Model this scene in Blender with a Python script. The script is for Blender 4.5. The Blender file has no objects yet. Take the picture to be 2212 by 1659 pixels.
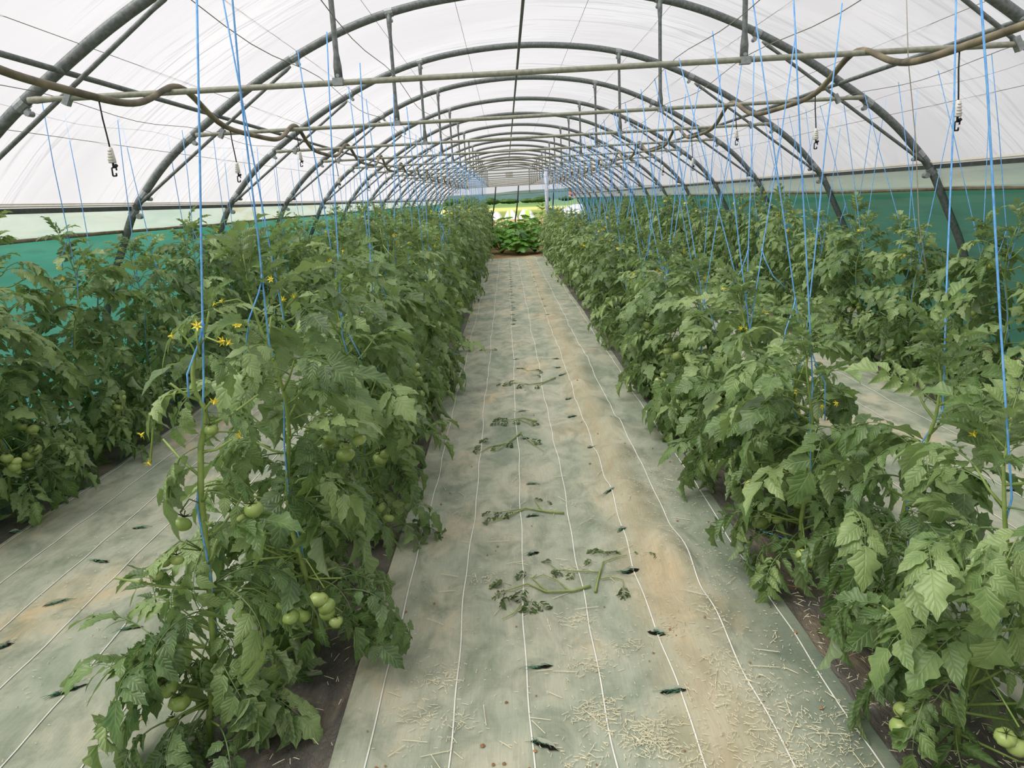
import bpy, math, random
import numpy as np
from mathutils import Vector, Matrix, Euler

SC = bpy.context.scene
COL = SC.collection
PI = math.pi

# ------------------------------------------------------------------ camera
IMG_W, IMG_H, FPX = 2212.0, 1659.0, 1640.0
PITCH, YAW, ROLL, EYE = math.radians(13.697), math.radians(0.230), 0.052, 1.65
CR, SR = math.cos(ROLL), math.sin(ROLL)
CAM_M = Matrix.Rotation(YAW, 3, 'Z') @ Matrix.Rotation(-PITCH, 3, 'X')
cam_d = bpy.data.cameras.new('camera')
cam = bpy.data.objects.new('camera', cam_d)
COL.objects.link(cam)
cam_d.sensor_fit = 'HORIZONTAL'
cam_d.sensor_width = 36.0
cam_d.lens = FPX / IMG_W * 36.0
cam_d.clip_start, cam_d.clip_end = 0.05, 3000
ax = CAM_M @ Vector((CR, 0, -SR))
up = CAM_M @ Vector((SR, 0, CR))
bk = CAM_M @ Vector((0, -1, 0))
cam.matrix_world = Matrix(((ax.x, up.x, bk.x, 0), (ax.y, up.y, bk.y, 0), (ax.z, up.z, bk.z, EYE), (0, 0, 0, 1)))
SC.camera = cam

# ------------------------------------------------------------------ world, sun, exposure
world = bpy.data.worlds.new('overcast_sky')
SC.world = world
world.use_nodes = True
wn = world.node_tree
wn.nodes.clear()
w_out = wn.nodes.new('ShaderNodeOutputWorld')
w_bg = wn.nodes.new('ShaderNodeBackground')
w_tc = wn.nodes.new('ShaderNodeTexCoord')
w_sep = wn.nodes.new('ShaderNodeSeparateXYZ')
w_ramp = wn.nodes.new('ShaderNodeValToRGB')
wn.links.new(w_tc.outputs['Generated'], w_sep.inputs[0])
wn.links.new(w_sep.outputs['Z'], w_ramp.inputs[0])
w_ramp.color_ramp.elements[0].position = 0.0
w_ramp.color_ramp.elements[0].color = (0.97, 0.98, 1.0, 1)
w_ramp.color_ramp.elements[1].position = 0.9
w_ramp.color_ramp.elements[1].color = (1.0, 1.0, 1.0, 1)
wn.links.new(w_ramp.outputs[0], w_bg.inputs[0])
wn.links.new(w_bg.outputs[0], w_out.inputs[0])
w_bg.inputs[1].default_value = 0.66
sun_d = bpy.data.lights.new('hazy_sun', 'SUN')
sun_d.energy = 4.2
sun_d.angle = math.radians(50)
sun_d.color = (1.0, 0.965, 0.90)
sun = bpy.data.objects.new('hazy_sun', sun_d)
COL.objects.link(sun)
sun.rotation_euler = Vector((0.62, 0.25, -1.0)).to_track_quat('-Z', 'Y').to_euler()
SC.view_settings.view_transform = 'Standard'
SC.view_settings.look = 'None'
SC.view_settings.gamma = 1.0
SC.view_settings.use_curve_mapping = False
SC.view_settings.exposure = 0.20
SC.cycles.debug_use_spatial_splits = True
SC.cycles.max_bounces = 5
SC.cycles.diffuse_bounces = 3
SC.cycles.glossy_bounces = 2
SC.cycles.transmission_bounces = 3
SC.cycles.transparent_max_bounces = 6
SC.cycles.caustics_reflective = False
SC.cycles.caustics_refractive = False


def ray(px, py):
    x, y = px - IMG_W / 2, py - IMG_H / 2
    return CAM_M @ Vector((CR * x - SR * y, FPX, -(SR * x + CR * y)))


def at_y(px, py, Y):
    d = ray(px, py)
    return Vector((0, 0, EYE)) + d * (Y / d.y)


def at_z(px, py, Z=0.0):
    d = ray(px, py)
    return Vector((0, 0, EYE)) + d * ((Z - EYE) / d.z)


# ------------------------------------------------------------------ helpers
def lin(r, g, b):
    f = lambda c: (c / 255 / 12.92) if c / 255 <= 0.04045 else ((c / 255 + 0.055) / 1.055) ** 2.4
    return (f(r), f(g), f(b), 1.0)


class MB:
    def __init__(self):
        self.v, self.f, self.uv = [], [], []

    def add(self, verts, faces, uvs=None):
        o = len(self.v)
        self.v.extend(verts)
        self.f.extend([tuple(i + o for i in q) for q in faces])
        self.uv.extend(uvs if uvs else [(0.0, 0.0)] * len(verts))

    def box(self, c, s, m=None):
        x, y, z = s[0] / 2, s[1] / 2, s[2] / 2
        vs = [Vector((a * x, b * y, d * z)) for a in (-1, 1) for b in (-1, 1) for d in (-1, 1)]
        vs = [tuple((m @ v if m else v) + Vector(c)) for v in vs]
        self.add(vs, [(0, 1, 3, 2), (4, 6, 7, 5), (0, 4, 5, 1), (2, 3, 7, 6), (0, 2, 6, 4), (1, 5, 7, 3)])

    def tube(self, pts, r, n=6, flat=1.0):
        pts = [Vector(p) for p in pts]
        k = len(pts)
        rs = r if isinstance(r, (list, tuple)) else [r] * k
        T = []
        for i in range(k):
            t = pts[min(i + 1, k - 1)] - pts[max(i - 1, 0)]
            T.append(t.normalized() if t.length > 1e-9 else Vector((0, 0, 1)))
        a = Vector((0, 0, 1)) if abs(T[0].z) < 0.9 else Vector((1, 0, 0))
        u = (a - T[0] * a.dot(T[0])).normalized()
        vs = []
        for i in range(k):
            u = u - T[i] * u.dot(T[i])
            u = u.normalized() if u.length > 1e-6 else T[i].orthogonal().normalized()
            w = T[i].cross(u)
            for j in range(n):
                an = 2 * PI * j / n
                vs.append(tuple(pts[i] + u * (math.cos(an) * rs[i]) + w * (math.sin(an) * rs[i] * flat)))
        fs = []
        for i in range(k - 1):
            for j in range(n):
                b = (j + 1) % n
                fs.append((i * n + j, i * n + b, (i + 1) * n + b, (i + 1) * n + j))
        fs.append(tuple(range(n - 1, -1, -1)))
        fs.append(tuple((k - 1) * n + j for j in range(n)))
        self.add(vs, fs)

    def mesh(self, name, mat, smooth=True):
        me = bpy.data.meshes.new(name)
        me.from_pydata(self.v, [], self.f)
        if any(u != (0.0, 0.0) for u in self.uv[:64]):
            lay = me.uv_layers.new(name='UVMap')
            idx = np.empty(len(me.loops), dtype=np.int32)
            me.loops.foreach_get('vertex_index', idx)
            lay.data.foreach_set('uv', np.array(self.uv, dtype=np.float32)[idx].ravel())
        if smooth:
            me.polygons.foreach_set('use_smooth', [True] * len(me.polygons))
        me.materials.append(mat)
        me.update()
        return me

    def build(self, name, mat, parent=None, smooth=True, loc=None):
        return obj(name, self.mesh(name, mat, smooth), parent, loc)


def obj(name, me, parent=None, loc=None, rot=None, scale=None):
    o = bpy.data.objects.new(name, me)
    COL.objects.link(o)
    if parent is not None:
        o.parent = parent
    if loc is not None:
        o.location = loc
    if rot is not None:
        o.rotation_euler = rot
    if scale is not None:
        o.scale = (scale,) * 3 if not hasattr(scale, '__len__') else scale
    return o


def tag(o, label=None, cat=None, group=None, kind=None):
    if label:
        o['label'] = label
    if cat:
        o['category'] = cat
    if group:
        o['group'] = group
    if kind:
        o['kind'] = kind
    return o


def thing(name, label, cat, loc=(0, 0, 0), group=None):
    return tag(obj(name, None, None, loc), label, cat, group)


_ONES = ['first', 'second', 'third', 'fourth', 'fifth', 'sixth', 'seventh', 'eighth', 'ninth', 'tenth', 'eleventh', 'twelfth',
         'thirteenth', 'fourteenth', 'fifteenth', 'sixteenth', 'seventeenth', 'eighteenth', 'nineteenth']
ORD = list(_ONES)
for _t, _o in (('twenty', 'twentieth'), ('thirty', 'thirtieth'), ('forty', 'fortieth'), ('fifty', 'fiftieth')):
    ORD.append(_o)
    ORD += [_t + '-' + w for w in _ONES[:9]]


# ------------------------------------------------------------------ materials
class Mat:
    def __init__(self, name):
        self.m = bpy.data.materials.new(name)
        self.m.use_nodes = True
        self.t = self.m.node_tree
        self.t.nodes.clear()
        self.out = self.n('OutputMaterial')

    def n(self, kind, **kw):
        nd = self.t.nodes.new('ShaderNode' + kind)
        for k, v in kw.items():
            setattr(nd, k, v)
        return nd

    def l(self, a, b):
        self.t.links.new(a, b)

    def ramp(self, src, stops):
        r = self.n('ValToRGB')
        e = r.color_ramp.elements
        e[0].position, e[0].color = stops[0]
        e[1].position, e[1].color = stops[-1]
        for p, c in stops[1:-1]:
            x = e.new(p)
            x.color = c
        self.l(src, r.inputs[0])
        return r.outputs[0]

    def noise(self, vec, scale, detail=4, rough=0.55, dist=0.0):
        nz = self.n('TexNoise')
        nz.inputs['Scale'].default_value = scale
        nz.inputs['Detail'].default_value = detail
        nz.inputs['Roughness'].default_value = rough
        nz.inputs['Distortion'].default_value = dist
        if vec is not None:
            self.l(vec, nz.inputs['Vector'])
        return nz.outputs['Fac']

    def mapping(self, vec, scale=(1, 1, 1), loc=(0, 0, 0), rot=(0, 0, 0)):
        m = self.n('Mapping')
        m.inputs['Scale'].default_value = scale
        m.inputs['Location'].default_value = loc
        m.inputs['Rotation'].default_value = rot
        self.l(vec, m.inputs['Vector'])
        return m.outputs[0]

    def mix(self, fac, a, b, kind='MIX'):
        x = self.n('MixRGB', blend_type=kind)
        for s, i in ((fac, 0), (a, 1), (b, 2)):
            if hasattr(s, 'is_output'):
                self.l(s, x.inputs[i])
            else:
                x.inputs[i].default_value = s
        return x.outputs[0]

    def math(self, op, a, b=0.0, c=0.0):
        x = self.n('Math', operation=op)
        for s, i in ((a, 0), (b, 1), (c, 2)):
            if hasattr(s, 'is_output'):
                self.l(s, x.inputs[i])
            else:
                x.inputs[i].default_value = s
        return x.outputs[0]

    def bump(self, h, strength, dist):
        b = self.n('Bump')
        b.inputs['Strength'].default_value = strength
        b.inputs['Distance'].default_value = dist
        self.l(h, b.inputs['Height'])
        return b.outputs[0]

    def bsdf(self, col, rough=0.6, spec=0.4, metal=0.0, normal=None):
        p = self.n('BsdfPrincipled')
        if hasattr(col, 'is_output'):
            self.l(col, p.inputs['Base Color'])
        else:
            p.inputs['Base Color'].default_value = col
        p.inputs['Roughness'].default_value = rough
        p.inputs['Specular IOR Level'].default_value = spec
        p.inputs['Metallic'].default_value = metal
        if normal is not None:
            self.l(normal, p.inputs['Normal'])
        return p.outputs[0]

    def done(self, sh):
        self.l(sh, self.out.inputs[0])
        return self.m

    def coord(self, which='Object'):
        return self.n('TexCoord').outputs[which]


def simple(name, c1, c2=None, scale=30, rough=0.6, spec=0.4, metal=0.0, bump=0.0, bdist=0.002):
    M = Mat(name)
    co = M.coord()
    nz = M.noise(co, scale)
    col = M.ramp(nz, [(0.3, c1), (0.7, c2 or c1)])
    nrm = M.bump(nz, bump, bdist) if bump else None
    return M.done(M.bsdf(col, rough, spec, metal, nrm))


def mat_film(name='white_plastic_film', clear=0.55):
    M = Mat(name)
    uv = M.coord('UV')
    n1 = M.noise(M.mapping(uv, (0.75, 5.5, 1), rot=(0, 0, 0.2)), 1.0, 2, 0.5, 0.9)
    n2 = M.noise(M.mapping(uv, (0.5, 0.9, 1)), 1.0, 0)
    gate = M.ramp(n2, [(0.40, (0.06, 0.06, 0.06, 1)), (0.60, (1, 1, 1, 1))])
    h = M.math('MULTIPLY', n1, gate)
    nrm = M.bump(h, 1.0, 0.17)
    col = M.ramp(n2, [(0.3, lin(202, 199, 204)), (0.7, lin(218, 217, 221))])
    tl = M.n('BsdfTranslucent')
    M.l(col, tl.inputs[0])
    M.l(nrm, tl.inputs['Normal'])
    df = M.bsdf(col, 0.35, 0.35, 0, nrm)
    tr = M.n('BsdfTransparent')
    tr.inputs[0].default_value = (0.97, 0.97, 0.97, 1)
    a = M.n('MixShader')
    a.inputs[0].default_value = 0.16
    M.l(tl.outputs[0], a.inputs[1])
    M.l(df, a.inputs[2])
    b = M.n('MixShader')
    b.inputs[0].default_value = clear
    M.l(a.outputs[0], b.inputs[1])
    M.l(tr.outputs[0], b.inputs[2])
    return M.done(b.outputs[0])


def mat_sheer(name, stops, transp, scale=(1.5, 1.5, 1.5), dif=0.35, bumpd=0.02):
    M = Mat(name)
    co = M.coord()
    nz = M.noise(M.mapping(co, scale), 1.0, 5, 0.6, 0.4)
    col = M.ramp(nz, stops)
    nrm = M.bump(nz, 0.5, bumpd)
    tl = M.n('BsdfTranslucent')
    M.l(col, tl.inputs[0])
    M.l(nrm, tl.inputs['Normal'])
    df = M.bsdf(col, 0.6, 0.25, 0, nrm)
    tr = M.n('BsdfTransparent')
    a = M.n('MixShader')
    a.inputs[0].default_value = dif
    M.l(tl.outputs[0], a.inputs[1])
    M.l(df, a.inputs[2])
    b = M.n('MixShader')
    b.inputs[0].default_value = transp
    M.l(a.outputs[0], b.inputs[1])
    M.l(tr.outputs[0], b.inputs[2])
    return M.done(b.outputs[0])


def mat_leaf(name, dark, mid, light, under, trans=0.28):
    M = Mat(name)
    uv = M.coord('UV')
    sep = M.n('SeparateXYZ')
    M.l(uv, sep.inputs[0])
    av = M.math('ABSOLUTE', sep.outputs[1])
    # side veins run from the midrib towards the tip
    ph = M.math('SUBTRACT', M.math('MULTIPLY', sep.outputs[0], 44.0), M.math('MULTIPLY', av, 11.0))
    vein = M.math('POWER', M.math('ABSOLUTE', M.math('SINE', M.math('MULTIPLY', ph, 0.5))), 0.55)
    mid_l = M.math('MINIMUM', M.math('MULTIPLY', av, 9.0), 1.0)
    vmask = M.math('MINIMUM', vein, mid_l)
    info = M.n('ObjectInfo')
    co = M.coord('Object')
    nz = M.noise(co, 13.0, 2, 0.6)
    rnd = M.math('ADD', M.math('MULTIPLY', info.outputs['Random'], 0.5), M.math('MULTIPLY', nz, 0.62))
    c = M.ramp(rnd, [(0.25, dark), (0.52, mid), (0.85, light)])
    c = M.mix(M.math('MULTIPLY', M.math('SUBTRACT', 1.0, vmask), 0.42), c, light)
    geo = M.n('NewGeometry')
    c = M.mix(M.math('MULTIPLY', geo.outputs['Backfacing'], 0.75), c, under)
    nrm = M.bump(vmask, 0.55, 0.003)
    p = M.bsdf(c, 0.40, 0.62, 0, nrm)
    tl = M.n('BsdfTranslucent')
    M.l(M.mix(0.5, c, lin(150, 190, 60)), tl.inputs[0])
    a = M.n('MixShader')
    a.inputs[0].default_value = trans
    M.l(p, a.inputs[1])
    M.l(tl.outputs[0], a.inputs[2])
    return M.done(a.outputs[0])


def mat_cover(name, xdark=None):
    M = Mat(name)
    co = M.coord()
    big = M.noise(M.mapping(co, (2.2, 1.1, 1)), 1.0, 5, 0.6, 0.5)
    med = M.noise(M.mapping(co, (7, 4.0, 1)), 1.0, 5, 0.65, 0.6)
    weave = M.noise(M.mapping(co, (160, 9, 1)), 1.0, 3, 0.7)
    weave2 = M.noise(M.mapping(co, (14, 120, 1)), 1.0, 2, 0.6)
    c = M.ramp(big, [(0.28, lin(118, 132, 112)), (0.43, lin(164, 170, 150)), (0.57, lin(184, 182, 160)), (0.72, lin(204, 180, 140))])
    c = M.mix(M.ramp(med, [(0.42, (0, 0, 0, 1)), (0.72, (0.9, 0.9, 0.9, 1))]), c, lin(104, 118, 98))
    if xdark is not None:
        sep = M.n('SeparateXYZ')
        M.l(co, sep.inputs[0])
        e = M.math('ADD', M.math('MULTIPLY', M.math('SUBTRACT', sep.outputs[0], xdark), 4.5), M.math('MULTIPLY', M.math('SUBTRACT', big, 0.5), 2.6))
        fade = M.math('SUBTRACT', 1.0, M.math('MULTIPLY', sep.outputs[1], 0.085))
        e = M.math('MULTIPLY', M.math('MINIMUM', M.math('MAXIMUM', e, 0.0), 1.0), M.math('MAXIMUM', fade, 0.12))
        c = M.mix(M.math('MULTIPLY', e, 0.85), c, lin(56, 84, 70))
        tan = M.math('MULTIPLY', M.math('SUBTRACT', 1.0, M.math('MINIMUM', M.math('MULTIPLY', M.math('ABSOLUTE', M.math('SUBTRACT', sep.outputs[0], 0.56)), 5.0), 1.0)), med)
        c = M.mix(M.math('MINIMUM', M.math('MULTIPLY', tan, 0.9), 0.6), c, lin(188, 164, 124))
    c = M.mix(M.math('MULTIPLY', M.ramp(weave, [(0.35, (0, 0, 0, 1)), (0.7, (1, 1, 1, 1))]), 0.22), c, lin(95, 112, 98))
    c = M.mix(M.math('MULTIPLY', weave2, 0.15), c, lin(210, 205, 190))
    nrm = M.bump(M.math('ADD', weave, M.math('MULTIPLY', med, 2.0)), 0.35, 0.004)
    return M.done(M.bsdf(c, 0.75, 0.25, 0, nrm))


M_FILM = mat_film()
M_GABLE = mat_film('clear_gable_film', 0.93)
M_FLAP = mat_sheer('pale_curtain_film', [(0.3, lin(196, 218, 208)), (0.55, lin(216, 228, 218)), (0.75, lin(202, 200, 166))], 0.05, (0.7, 0.9, 6), 0.5)
M_NET = mat_sheer('green_side_net', [(0.3, lin(44, 122, 108)), (0.6, lin(58, 140, 124)), (0.8, lin(44, 112, 98))], 0.06, (2, 0.8, 4), 0.4)
M_STEEL = simple('galvanised_steel', lin(92, 98, 98), lin(128, 134, 132), 40, 0.5, 0.4, 0.35, 0.15, 0.001)
M_STEEL_LT = simple('bright_zinc', lin(135, 142, 144), lin(165, 170, 170), 60, 0.45, 0.4, 0.4)
M_TIE = simple('dusty_steel', lin(136, 138, 126), lin(168, 168, 152), 35, 0.6, 0.3, 0.2)
M_RAIL = simple('dark_aluminium_rail', lin(72, 78, 76), lin(92, 98, 94), 20, 0.5, 0.4, 0.3)
M_LATH = simple('cream_lath', lin(232, 220, 198), lin(246, 240, 228), 8, 0.7, 0.2)
M_ROLL = simple('dirty_rolled_edge', lin(110, 100, 84), lin(150, 138, 112), 14, 0.9, 0.1, 0, 0.5, 0.01)
M_HOSE = simple('dusty_black_hose', lin(78, 73, 64), lin(150, 138, 112), 6, 0.65, 0.3)
M_BLACK = simple('black_plastic', lin(26, 26, 28), lin(42, 42, 44), 30, 0.5, 0.4)
M_WHITE = simple('white_plastic', lin(206, 204, 196), lin(228, 226, 220), 30, 0.5, 0.4)
M_WIRE = simple('steel_wire', lin(120, 116, 104), lin(150, 146, 134), 20, 0.5, 0.4, 0.3)
M_STR = simple('blue_twine', lin(92, 160, 236), lin(136, 196, 248), 60, 0.6, 0.3)
M_STR_O = simple('faded_twine', lin(150, 150, 140), lin(176, 172, 156), 60, 0.7, 0.2)
M_STEM = simple('green_stem', lin(122, 146, 74), lin(152, 172, 98), 24, 0.5, 0.35)
M_STEM_D = simple('dark_stem', lin(82, 104, 52), lin(112, 132, 68), 24, 0.55, 0.3)
M_CUT = simple('wilted_stem', lin(128, 148, 84), lin(158, 170, 104), 24, 0.55, 0.3)
M_LEAF = mat_leaf('tomato_leaf', lin(52, 80, 42), lin(102, 132, 76), lin(156, 178, 116), lin(146, 164, 122))
M_LEAF_W = mat_leaf('wilted_leaf', lin(46, 70, 38), lin(82, 108, 58), lin(130, 150, 92), lin(124, 144, 96), 0.15)
M_ZUC = mat_leaf('courgette_leaf', lin(44, 92, 26), lin(72, 132, 36), lin(112, 168, 60), lin(110, 150, 80), 0.3)
M_PALE = mat_leaf('pale_green_leaf', lin(92, 132, 52), lin(130, 170, 76), lin(168, 200, 110), lin(150, 180, 110), 0.32)
M_FLOW = simple('yellow_petal', lin(246, 218, 50), lin(252, 236, 96), 40, 0.5, 0.3)
M_CALYX = simple('calyx_green', lin(62, 72, 40), lin(84, 96, 52), 40, 0.6, 0.3)


def mat_tomato():
    M = Mat('unripe_tomato')
    co = M.coord('Object')
    sep = M.n('SeparateXYZ')
    M.l(co, sep.inputs[0])
    info = M.n('ObjectInfo')
    g = M.noise(co, 25, 3)
    t = M.math('ADD', M.math('MULTIPLY', g, 0.5), M.math('MULTIPLY', info.outputs['Random'], 0.5))
    c = M.ramp(t, [(0.2, lin(122, 148, 70)), (0.8, lin(176, 192, 116))])
    return M.done(M.bsdf(c, 0.28, 0.5, 0, None))


M_TOM = mat_tomato()


def mat_soil():
    M = Mat('sandy_soil')
    co = M.coord()
    a = M.noise(co, 1.3, 6, 0.65)
    b = M.noise(co, 34, 5, 0.7)
    c = M.ramp(a, [(0.3, lin(128, 108, 84)), (0.55, lin(172, 142, 106)), (0.75, lin(200, 168, 126))])
    c = M.mix(M.math('MULTIPLY', b, 0.5), c, lin(96, 78, 60))
    return M.done(M.bsdf(c, 0.95, 0.1, 0, M.bump(b, 0.7, 0.02)))


def mat_mulch():
    M = Mat('dusty_black_mulch')
    co = M.coord()
    a = M.noise(M.mapping(co, (5, 2.2, 1)), 1.0, 6, 0.65, 0.4)
    b = M.noise(M.mapping(co, (26, 9, 1)), 1.0, 5, 0.7, 0.8)
    c = M.ramp(a, [(0.38, lin(58, 57, 55)), (0.52, lin(88, 84, 78)), (0.72, lin(150, 130, 104))])
    c = M.mix(M.math('MULTIPLY', b, 0.4), c, lin(138, 130, 120))
    return M.done(M.bsdf(c, 0.42, 0.5, 0, M.bump(b, 0.9, 0.03)))


M_SOIL, M_MULCH = mat_soil(), mat_mulch()
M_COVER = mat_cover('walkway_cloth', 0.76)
M_COVER2 = mat_cover('side_cloth')
M_LINE = simple('white_marker_thread', lin(216, 214, 204), lin(238, 236, 228), 12, 0.7, 0.2)
M_SLIT_SHADE = simple('slit_shade_patch', lin(14, 15, 13), lin(34, 30, 24), 40, 0.95, 0.05)  # soil deep in the slits, its shade put into the colour
M_FRAY = simple('frayed_green_thread', lin(52, 100, 74), lin(110, 156, 124), 40, 0.7, 0.2)
M_STRAW = simple('dry_straw', lin(206, 194, 156), lin(238, 231, 204), 3, 0.85, 0.1)
M_CRUMB = simple('soil_crumb', lin(138, 104, 76), lin(170, 132, 98), 8, 0.95, 0.05)
M_STICK = simple('dry_stick', lin(104, 82, 56), lin(140, 112, 78), 30, 0.85, 0.1)

# ------------------------------------------------------------------ tunnel geometry
CX = 0.25                                   # tunnel axis
HOOP_Y = [4.83 + 2.5 * k for k in range(-2, 17)]     # two hoops stand behind the picture's edge
Y0, Y1 = -3.0, HOOP_Y[-1] + 0.02
PROF = [(4.30, 0.0), (4.24, 0.45), (4.10, 0.95), (3.90, 1.38), (3.73, 1.72), (3.55, 1.94), (3.39, 2.11), (3.18, 2.29), (2.90, 2.49),
        (2.52, 2.74), (2.13, 2.955), (1.76, 3.125), (1.48, 3.228), (1.20, 3.305), (0.85, 3.372), (0.42, 3.418), (0.0, 3.435)]


def prof_full(off=0.0):
    half = []
    for i, (x, z) in enumerate(PROF):
        a, b = PROF[max(i - 1, 0)], PROF[min(i + 1, len(PROF) - 1)]
        t = Vector((b[0] - a[0], 0, b[1] - a[1])).normalized()
        n = Vector((-t.z, 0, t.x))
        if n.z < 0 or (abs(n.z) < 0.2 and n.x < 0):
            n = -n
        if i == len(PROF) - 1:
            n = Vector((0, 0, 1))
        half.append((x + n.x * off, z + n.z * off))
    return [(-x, z) for x, z in half] + [(x, z) for x, z in half[-2::-1]]


def smooth_curve(pts, sub):
    out = []
    P = [Vector((p[0], 0, p[1])) for p in pts]
    for i in range(len(P) - 1):
        a, b, c, d = P[max(i - 1, 0)], P[i], P[i + 1], P[min(i + 2, len(P) - 1)]
        for k in range(sub):
            t = k / sub
            out.append(0.5 * ((2 * b) + (c - a) * t + (2 * a - 5 * b + 4 * c - d) * t * t + (3 * b - 3 * c + d - a) * t ** 3))
    out.append(P[-1])
    return out


def x_at_z(z, off=0.0):
    h = PROF
    for (x1, z1), (x2, z2) in zip(h, h[1:]):
        if z1 <= z <= z2:
            return x1 + (x2 - x1) * (z - z1) / (z2 - z1) + off
    return 0.0


# roof film, from the eaves up
def build_roof():
    pts = [p for p in smooth_curve(prof_full(0.045), 4) if p.z > 1.70]
    s, acc = [0.0], 0.0
    for a, b in zip(pts, pts[1:]):
        acc += (b - a).length
        s.append(acc)
    ys = np.arange(Y0, Y1 + 0.001, 0.0625)
    ys[-1] = Y1
    mb = MB()
    n = len(pts)
    vs, uv = [], []
    rng = np.random.RandomState(4)
    ph = rng.rand(8) * 6.28
    for y in ys:
        fr = ((y - 4.83) / 2.5) % 1.0
        sag = -0.030 * math.sin(PI * fr) ** 2
        for i, p in enumerate(pts):
            edge = min(1.0, min(i, n - 1 - i) / 6.0)
            w = 0.005 * math.sin(9 * y + 1.7 * s[i] + ph[0] + 2 * math.sin(0.8 * y + s[i])) + 0.003 * math.sin(23 * y - 2.5 * s[i] + ph[1]) \
                + 0.004 * math.sin(15 * y + 0.9 * s[i] + ph[2])
            d = (sag + w * (0.3 + abs(math.sin(1.3 * s[i] + 0.7 * y)))) * edge
            nx, nz = p.x / 4.3, 0.8
            k = 1 / math.hypot(nx, nz)
            vs.append((CX + p.x + nx * k * d, y, p.z + nz * k * d))
            uv.append((s[i], float(y)))
    fs = [(r * n + i, r * n + i + 1, (r + 1) * n + i + 1, (r + 1) * n + i) for r in range(len(ys) - 1) for i in range(n - 1)]
    mb.add(vs, fs, uv)
    o = mb.build('ceiling', M_FILM)
    tag(o, 'white translucent plastic film stretched over the tunnel hoops', None, None, 'structure')


build_roof()


def wall_strip(name, side, ztop, zbot, off, mat, label, kind='structure', nz=6, wav=0.02, seed=1):
    mb = MB()
    ys = np.arange(Y0, Y1 + 0.001, 0.25)
    vs = []
    for y in ys:
        for k in range(nz + 1):
            z = ztop + (zbot - ztop) * k / nz
            d = wav * math.sin(2.1 * y + 5 * z + seed) * math.sin(0.9 * y + seed)
            vs.append((CX + side * (x_at_z(z) + off + d), float(y), z))
    m = nz + 1
    fs = [(r * m + i, r * m + i + 1, (r + 1) * m + i + 1, (r + 1) * m + i) for r in range(len(ys) - 1) for i in range(nz)]
    mb.add(vs, fs)
    return tag(mb.build(name, mat), label, None, None, kind)


for side, nm in ((-1, 'left'), (1, 'right')):
    wall_strip('wall_' + nm, side, 1.56, 0.0, 0.085, M_NET, 'dark green woven netting closing the %s tunnel side' % nm, seed=side)
    # pale roll-up curtain with its dirty rolled lower edge
    t = thing('side_curtain', 'pale rolled-up plastic curtain with dirty edge along %s tunnel side' % nm, 'curtain', (0, 0, 0), 'side curtains')
    mb = MB()
    ys = np.arange(Y0, Y1 + 0.001, 0.2)
    vs = []
    for y in ys:
        for k in range(5):
            z = 1.725 - 0.19 * k / 4
            b = 0.006 * math.sin(3.3 * y + 4 * k) + 0.004 * math.sin(9 * y)
            vs.append((CX + side * (x_at_z(z) + 0.055 + b), float(y), z + (0.006 * math.sin(1.1 * y) if k == 4 else 0)))
    mb.add(vs, [(r * 5 + i, r * 5 + i + 1, (r + 1) * 5 + i + 1, (r + 1) * 5 + i) for r in range(len(ys) - 1) for i in range(4)])
    mb.build('curtain_film', M_FLAP, t)
    mb = MB()
    mb.tube([(CX + side * (x_at_z(1.525) + 0.05), float(y), 1.527 + 0.006 * math.sin(1.1 * y)) for y in ys], 0.016, 7)
    mb.build('rolled_edge', M_ROLL, t)
    # eaves rail with cream laths
    r = tag(thing('trim_1' if side < 0 else 'trim_2', None, None), 'dark metal rail with cream laths along the %s eaves' % nm, None, None, 'structure')
    xr = CX + side * (x_at_z(1.74) + 0.05)
    mb = MB()
    mb.box((xr, (Y0 + Y1) / 2, 1.742), (0.03, Y1 - Y0, 0.036))
    mb.box((xr - side * 0.018, (Y0 + Y1) / 2, 1.726), (0.012, Y1 - Y0, 0.010))
    mb.build('rail_channel', M_RAIL, r, False)
    for k in range(2):
        mb = MB()
        z = 1.770 + 0.016 * k
        mb.box((CX + side * (x_at_z(z) + 0.032), (Y0 + Y1) / 2, z), (0.012, Y1 - Y0, 0.011))
        mb.build('lath', M_LATH, r, False)

# soil floor and field beyond
mb = MB()
mb.add([(-30, -12, 0), (30, -12, 0), (30, 48, 0), (-30, 48, 0)], [(0, 1, 2, 3)])
tag(mb.build('floor', M_SOIL), 'sandy brown soil floor of the tunnel', None, None, 'structure')


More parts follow.
